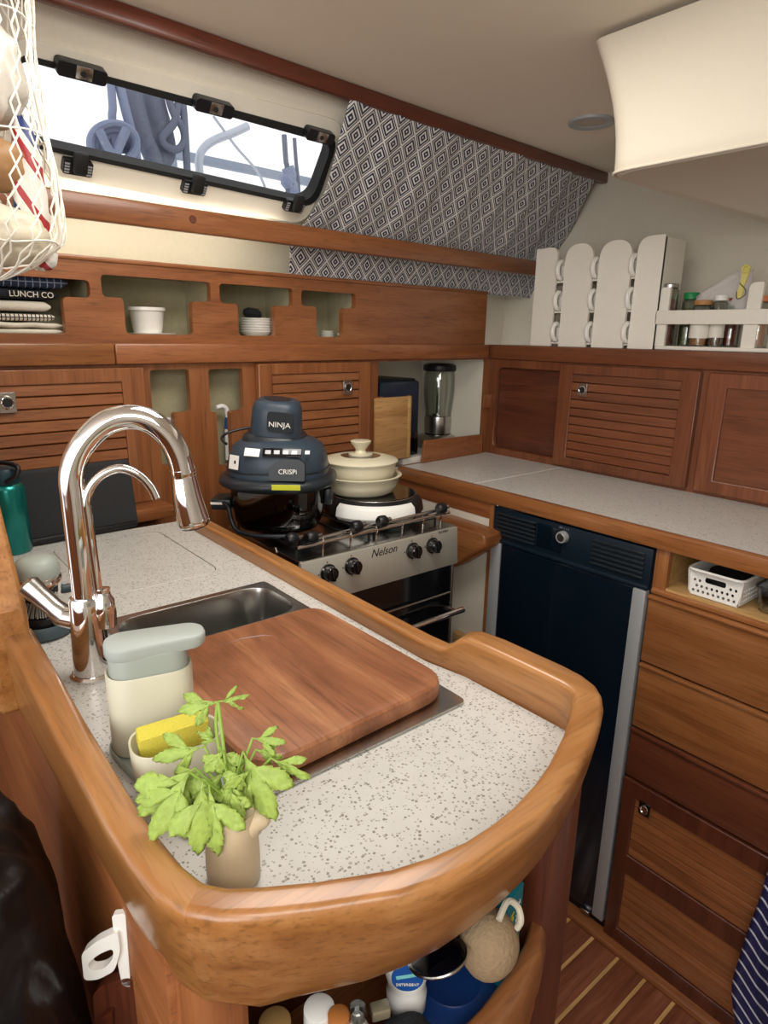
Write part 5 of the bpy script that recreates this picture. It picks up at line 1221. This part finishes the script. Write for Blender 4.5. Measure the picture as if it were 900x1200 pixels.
lump('striped_packet', 'white packet with red and blue stripes along the right side of the net', 'packet', hk(NHc+.050, NK-.022, 1.715), (.022, .020, .095), SP_, .12, 4, 11, rot=.3)
lump('flag_packet', 'small red, white and blue packet low at the right of the net', 'packet', hk(NHc+.062, NK-.012, 1.637), (.018, .020, .020), SP_, .1, 4, 13)

# ================================================================ BLACK BAG, BRACKETS AND FLEECE AT THE LOWER LEFT
def dpt(u, v, d): return CAM+ray(u, v)*d               # point at a given distance along the view axis
BAGM = plain('black_leather', '0a0b0f', .36, coat=.08, spec=.35, bump=.25, bs=120)
bc_ = Vector((.005, .63, .80))
b2 = bmesh.new(); bmesh.ops.create_icosphere(b2, subdivisions=6, radius=1)
for v in b2.verts:
    p = v.co.copy(); x = abs(p.x)**.8*(1 if p.x > 0 else -1); z_ = abs(p.z)**.75*(1 if p.z > 0 else -1)
    f1 = 1-abs(noise.noise(Vector((p.x*1.2, p.y*2.2+p.z*.9, p.z*1.3))))*1.6; f2 = 1-abs(noise.noise(Vector((p.x*3, p.y*5+p.z*3, p.z*2.5))))*1.6
    k_ = 1+.10*f1+.035*f2
    v.co = Vector((x*.088*k_, p.y*.175*k_, z_*.30*k_))
bm = NB(); _merge(bm, b2, T(*bc_) @ RX(.12))
jb = obj('black_bag', bm, BAGM, None, org=bc_, smooth=80); tag(jb, 'large shiny black creased bag hanging left of the peninsula', 'bag')
fz_ = lump('grey_fleece', 'grey fluffy fleece bundle below the black bag at the bottom edge', 'fleece', (.085, .50, .60), (.035, .07, .06), plain('grey_fleece', '8b857e', 1, bump=1.0, bs=350, var=.3), .15, 5, 4)
# white cup holder bracket
pcn = hit(150, 1108, (.118, .47, .95), CF)
rgt, upv = CR, CU
def bpl(u, v, off=0): q = hit(u, v, pcn-CF*off, CF); return ((q-pcn).dot(rgt), (q-pcn).dot(upv))
BMx = Matrix((rgt, upv, -CF)).transposed().to_4x4(); BMx.translation = pcn
# built in its own upright frame turned towards the cabin
th_ = math.atan2(CR.y, CR.x); UM = Matrix.Translation(pcn) @ RZ(th_)
def upx(u, v):
    n_ = (UM.to_3x3() @ Vector((0, 1, 0))); q = UM.inverted() @ hit(u, v, pcn, n_); return (q.x, q.z)
def uplate(px, holes, d0, d1, r=.003):
    M = UM @ Matrix(((1, 0, 0, 0), (0, 0, -1, 0), (0, 1, 0, 0), (0, 0, 0, 1)))
    return plate(NB(), [rpoly([upx(*p) for p in px], r, 4)]+[rpoly([upx(*p) for p in h], .006, 5) for h in holes], d0, d1, M)
hkp = thing('cup_holder_bracket', 'white plastic bracket with an oval ring on the peninsula side', 'bracket', pcn)
obj('mounting_plate', uplate([(134, 1066), (150, 1064), (156, 1150), (146, 1148), (140, 1118)], [], 0, .006), WPLAS, hkp, bev=.001)
obj('ring_arm', uplate([(101, 1106), (118, 1092), (143, 1080), (146, 1104), (139, 1126), (120, 1136), (104, 1137)], [[(108, 1118), (120, 1107), (138, 1099), (138, 1111), (128, 1123), (112, 1126)]], .001, .010, .005), WPLAS, hkp, bev=.0015)
dk_ = thing('slotted_block', 'dark reddish wooden block with an open slot below the white bracket', 'block', pcn+Vector((0, 0, -.08)))
obj('block', uplate([(112, 1158), (122, 1148), (152, 1138), (166, 1142), (170, 1260), (118, 1260)], [], -.004, .006, .004), DKZ, dk_, bev=.002)
obj('slot_lip', uplate([(124, 1178), (137, 1171), (137, 1200), (132, 1260), (122, 1260)], [], .007, .011, .002), DKX, dk_)
obj('fixing_strip', uplate([(151, 1072), (157, 1068), (167, 1260), (160, 1260)], [], -.003, .003, .001), DKZ, dk_)

# ================================================================ THINGS IN THE OPEN BIN
ZB = .8075
def bpt(u, v, z): return on_z(u, v, z)
q = bpt(541, 1160, .875)
tu = thing('blue_tub', 'round dark blue lidded tub in the open bin', 'tub', (q.x, q.y+.012, ZB)); TM = T(q.x, q.y+.016, ZB) @ Matrix.Diagonal((.98, .98, .70, 1))
obj('body', lathe(NB(), [(0, 0), (.040, 0), (.044, .004), (.048, .088), (0, .089)], 40, TM), plain('blue_plastic', '17326b', .4), tu)
obj('lid', lathe(NB(), [(0, .096), (.030, .0965), (.032, .0985), (.034, .0965), (.046, .097), (.053, .094), (.054, .084), (.0505, .084), (.048, .0895), (0, .0895)], 44, TM), plain('blue_lid', '173872', .35), tu, smooth=40)
q = bpt(581, 1108, .96)
lump('pumice_ball', 'large round beige cork-textured ball with a cord at the right of the bin', 'ball', (q.x, q.y+.008, .955), (.030, .028, .034), plain('cork_beige', '9a8365', .9, bump=.9, bs=250, var=.2), .03, 2, 3, sub=4)
rp = [bpt(u, v, z) for u, v, z in ((596, 1088, 1.0), (606, 1066, 1.005), (618, 1072, .995), (622, 1088, .985), (617, 1098, .975))]
tag(obj('rope_loop', tube(NB(), spline([p+Vector((0, .012, 0)) for p in rp], 6), .0032, 8), plain('white_rope', 'cfc7b4', .9, bump=.6, bs=500), org=rp[0]), 'short loop of pale rope between the beige ball and teal box', 'rope')
q = bpt(619, 1050, .985)
tbx = thing('teal_box', 'small teal carton with pale lettering in the right corner of the bin', 'box', (q.x, q.y+.03, ZB))
Mtb = T(q.x-.004, q.y+.012, ZB) @ RZ(.25)
obj('carton', box(NB(), (-.020, 0, 0), (.020, .045, .172), .001, Mtb), plain('teal_card', '14707e', .5), tbx)
text('lettering', 'SPONGE', .012, Mtb @ T(.008, -.0006, .135) @ RX(PI/2) @ RZ(PI/2), PAP, tbx)
text('lettering', 'CLEAN', .012, Mtb @ T(-.006, -.0006, .135) @ RX(PI/2) @ RZ(PI/2), plain('yellow_print', 'c9c84f', .6), tbx)
q = bpt(477, 1150, .925)
wbt = thing('white_bottle', 'white plastic bottle with a round blue label in the middle of the bin', 'bottle', (q.x, q.y, ZB))
uz = (CU*.97-CF*.24).normalized(); uy = (CF-uz*CF.dot(uz)).normalized(); ux = uy.cross(uz)
Mw = Matrix((ux, uy, uz)).transposed().to_4x4(); Mw.translation = q-uz*.010+CF*.012
obj('body', lathe(NB(), [(0, -.035), (.014, -.035), (.0195, -.028), (.0205, -.010), (.0185, -.004), (.0195, .004), (.0215, .012), (.0215, .040), (.018, .052), (.010, .058), (0, .059)], 36, Mw), WPLAS, wbt, smooth=50)
lab = obj('blue_label', lathe(NB(), [(0, 0), (.0155, 0), (.0155, .0012), (0, .0012)], 28, Mw @ T(0, -.0205, .028) @ RX(PI/2)), plain('blue_label', '1d4f9a', .4), wbt)
obj('label_swoosh', box(NB(), (-.011, -.001, .0012), (.011, .003, .0018), .0006, Mw @ T(0, -.0205, .030) @ RX(PI/2) @ RZ(.2)), plain('aqua_print', '7cc8c8', .5), lab)
text('lettering', 'DETERGENT', .0040, Mw @ T(0, -.0222, .021) @ RX(PI/2), PAP, lab)
def vial(u, v, z1, r, lidc, name, label, cat, bodym, lh=.018):
    q = bpt(u, v, z1); t = thing(name, label, cat, (q.x, q.y, ZB)); M = T(q.x, q.y, ZB); H_ = z1-ZB
    obj('body', lathe(NB(), [(0, 0), (r, 0), (r, H_-lh-.014), (r*.6, H_-lh-.003), (r*.55, H_-lh), (0, H_-lh)], 24, M), bodym, t, smooth=45)
    obj('cap', lathe(NB(), [(0, H_-lh), (r*.72, H_-lh), (r*.70, H_-.001), (r*.6, H_), (0, H_)], 24, M), lidc, t)
vial(374, 1180, .950, .020, WPLAS, 'clear_bottle', 'clear bottle with a white cap at the left of the bin', 'bottle', CPLAS)
vial(397, 1188, .955, .014, plain('orange_cap', 'b9743a', .45), 'amber_bottle', 'small bottle with an orange cap beside the clear bottle', 'bottle', plain('amber_plastic', '9a6030', .3), .022)
vial(419, 1180, .962, .011, CPLAS, 'clear_tube', 'thin clear tube right of the orange-capped bottle', 'tube', plain('frosted_plastic', 'c9c5b8', .3), .012)
vial(322, 1196, .955, .020, plain('tan_cork_lid', '9b7a4b', .5), 'tan_lidded_jar', 'jar with a tan lid at the far left of the bin', 'jar', CPLAS, .012)
q = bpt(470, 1196, .93)
lump('dark_cloth', 'dark grey folded cloth in front of the white bottle in the bin', 'cloth', (q.x, q.y+.005, .895), (.034, .018, .022), plain('charcoal_cloth', '26292c', .95, bump=.5, bs=400), .10, 3, 2)
q = bpt(450, 1174, .945)
tag(obj('metal_clip', box(NB(), (-.010, -.006, 0), (.008, .006, .012), .002, T(q.x, q.y+.004, .925) @ RZ(-.4)), plain('champagne_metal', 'b7ae93', .35, metal=.6), org=q), 'small pale metal buckle left of the white bottle', 'buckle')
q = bpt(524, 1122, .975)
gl = thing('glass_cover', 'round clear glass cover with steel rim behind the blue tub', 'cover', (q.x, q.y, .96)); Mg = T(q.x, q.y+.012, .965) @ RX(-.35)
obj('glass', lathe(NB(), [(0, .006), (.022, .003), (.028, 0), (.028, -.001), (0, .004)], 32, Mg), SMOKE, gl)
obj('rim', tube(NB(), [Mg @ Vector((.028*math.cos(2*PI*k/32), .028*math.sin(2*PI*k/32), 0)) for k in range(32)], .0017, 8, closed=True), STEEL, gl)

# ================================================================ STRIPED TOWEL ON THE DRAWER CABINET
def towel():
    TW = stripes('navy_white_stripe_cloth', [(0, '1d2350'), (.80, 'c9ccd8'), (.81, 'c9ccd8'), (.99, '1d2350')], 60)
    b2 = bmesh.new(); rows = []; x0 = XF-.045
    ed = [(904, 1010), (893, 1050), (880, 1085), (869, 1120), (861, 1150), (863, 1180), (872, 1215)]
    P = [on_x(u, v, x0) for u, v in ed]; P = spline(P, 4)
    for i, p in enumerate(P):
        f = i/(len(P)-1); row = []
        for j in range(29):
            t = j/28; wd = .06+.26*min(1, f*1.3)
            a_ = t*26+f*1.5; x = x0-.012*math.sin(a_)*(.3+f)-.02*t*(1-t)
            row.append(b2.verts.new((x, p.y-wd*t, p.z-.02*f*t)))
        rows.append(row)
    for a, b in zip(rows, rows[1:]):
        for j in range(28): b2.faces.new((a[j], a[j+1], b[j+1], b[j]))
    bm = NB(); _merge(bm, b2, None); t = thing('striped_towel', 'navy cloth with fine white stripes hanging at the lower right', 'towel', P[0])
    o = obj('cloth', bm, TW, t, smooth=80); md = o.modifiers.new('thickness', 'SOLIDIFY'); md.thickness = .003
    obj('hook', tube(NB(), [P[0]+Vector((0, -.02, .0)), P[0]+Vector((0, -.02, .02)), P[0]+Vector((.032, -.02, .025))], .003, 8), STEEL, t)
towel()

# ================================================================ LED STRIP BEHIND THE DECK-EDGE RAIL
ls = thing('strip_light', 'thin warm light strip behind the teak rail under the window', 'light', hk(.3, KB+.03, 1.775))
obj('profile', box(NB(), (-.5, KB+.023, 1.768), (.98, KB+.031, 1.782), 0, M_), SILV, ls)
EM = plain('led_diffuser', 'fff6e4', .5, emit=24.0)
obj('diffuser', box(NB(), (-.5, KB+.0312, 1.769), (.98, KB+.034, 1.781), 0, M_), EM, ls)

# ================================================================ OUTSIDE THE WINDOW
struct('wall_outside_deck', box(NB(), (-2.0, 1.62, 1.795), (4.5, 2.75, 1.80), 0, M_), OUTW)
ROPEB = plain('blue_rope', '8792ae', .9, bump=.8, bs=300, var=.2); ROPEG = plain('grey_blue_rope', '6d7486', .9, bump=.8, bs=300, var=.2)
def outp(u, v, k=1.80): h, z = on_h(u, v, k); return hk(h, k, z)
rc = thing('rope_coil', 'coiled blue rope hanging outside the window at the left', 'rope', outp(130, 165))
for i in range(6):
    cx, cy = 133+i*2, 168+i*3; rx_, ry_ = 27-i*3, 23-i*3
    obj('coil', tube(NB(), [outp(cx+rx_*math.cos(a_), cy+ry_*math.sin(a_), 1.80+.010*i) for a_ in [2*PI*k/30 for k in range(30)]], .0105, 8, closed=True), ROPEB, rc)
obj('wrap', tube(NB(), spline([outp(116, 152, 1.775), outp(128, 176, 1.775), outp(135, 181, 1.775), outp(141, 168, 1.775), outp(148, 152, 1.775)], 5), .011, 8), ROPEB, rc)
def rope(px, r, m, label, k=1.82, cat='rope', name='hanging_rope'):
    P = [outp(u, v, k) for u, v in px]; e_ = P[-1 if cat != 'rail' else 0].copy(); e_.z = 1.806; P = spline(P+[e_], 6) if cat != 'rail' else spline([e_]+P, 6); tag(obj(name, tube(NB(), P, r, 10), m, org=P[0]), label, cat)
rope([(130, 98), (132, 125), (132, 150)], .010, ROPEB, 'leftmost straight blue rope above the coil outside the window')
rope([(140, 100), (147, 128), (153, 152), (160, 186)], .012, ROPEB, 'slanting blue rope running past the right side of the coil')
rope([(153, 105), (158, 130), (168, 160), (182, 196)], .025, ROPEG, 'thick grey-blue bundled rope right of the coil', 1.86)
rope([(178, 108), (183, 130), (190, 155), (193, 178), (186, 200)], .030, ROPEG, 'thickest grey-blue rope bundle in the middle of the left window half', 1.88)
rope([(197, 112), (204, 134), (214, 150), (216, 165), (208, 175), (196, 172), (190, 162), (204, 144), (214, 118)], .010, ROPEG, 'looped grey rope right of the thick bundle outside the window', 1.84)
rope([(333, 158), (335, 188), (337, 205)], .008, ROPEG, 'left of two thin dark ropes at the right end of the window', 1.86)
rope([(345, 162), (347, 190), (350, 222)], .006, ROPEG, 'right of two thin dark ropes at the right end of the window', 1.88)
rope([(337, 196), (340, 206), (336, 214), (343, 222)], .020, ROPEB, 'knotted blue rope at the right end of the window', 1.86)
TUBE = plain('white_tube', 'b9c0cc', .3, metal=.3)
rope([(234, 205), (233, 190), (237, 176), (250, 165), (275, 155), (290, 148)], .012, TUBE, 'bent steel rail outside the middle of the window', 1.95, 'rail', 'guard_rail')
rope([(250, 136), (275, 170), (310, 218)], .004, TUBE, 'thin wire stay slanting outside the window', 1.95, 'wire', 'wire_stay')
obj('tail', tube(NB(), spline([outp(128, 180, 1.80), outp(128, 200, 1.80), hk(outp(128, 200, 1.80).dot(HD), 1.80, 1.806)], 4), .0105, 8), ROPEB, rc)
bm = NB(); p0_, p1_ = on_h(196, 182, 2.4), on_h(380, 214, 2.4); p2_ = on_h(196, 194, 2.4)
zc0 = (p0_[1]+p1_[1])/2
box(bm, (p0_[0], 2.40, zc0-.012), (p1_[0]+.9, 2.43, zc0+.018), .004, M_)
for hh0 in (p0_[0]+.02, p1_[0]+.8): box(bm, (hh0, 2.405, 1.80), (hh0+.02, 2.425, zc0-.011), .003, M_)
tag(obj('toe_rail', bm, plain('blue_grey_rail', '8c96a6', .6), org=hk(1.2, 2.4, 1.8)), 'blue-grey rail board along the far deck edge outside the window', 'rail')
tag(obj('turquoise_cover', box(NB(), (-.2, 1.95, 1.80), (.52, 2.15, 1.835), .01, M_), plain('turquoise_canvas', '8fd2d8', .8), org=hk(.1, 2.0, 1.8)), 'pale turquoise canvas lying on the deck at the left of the window', 'canvas')
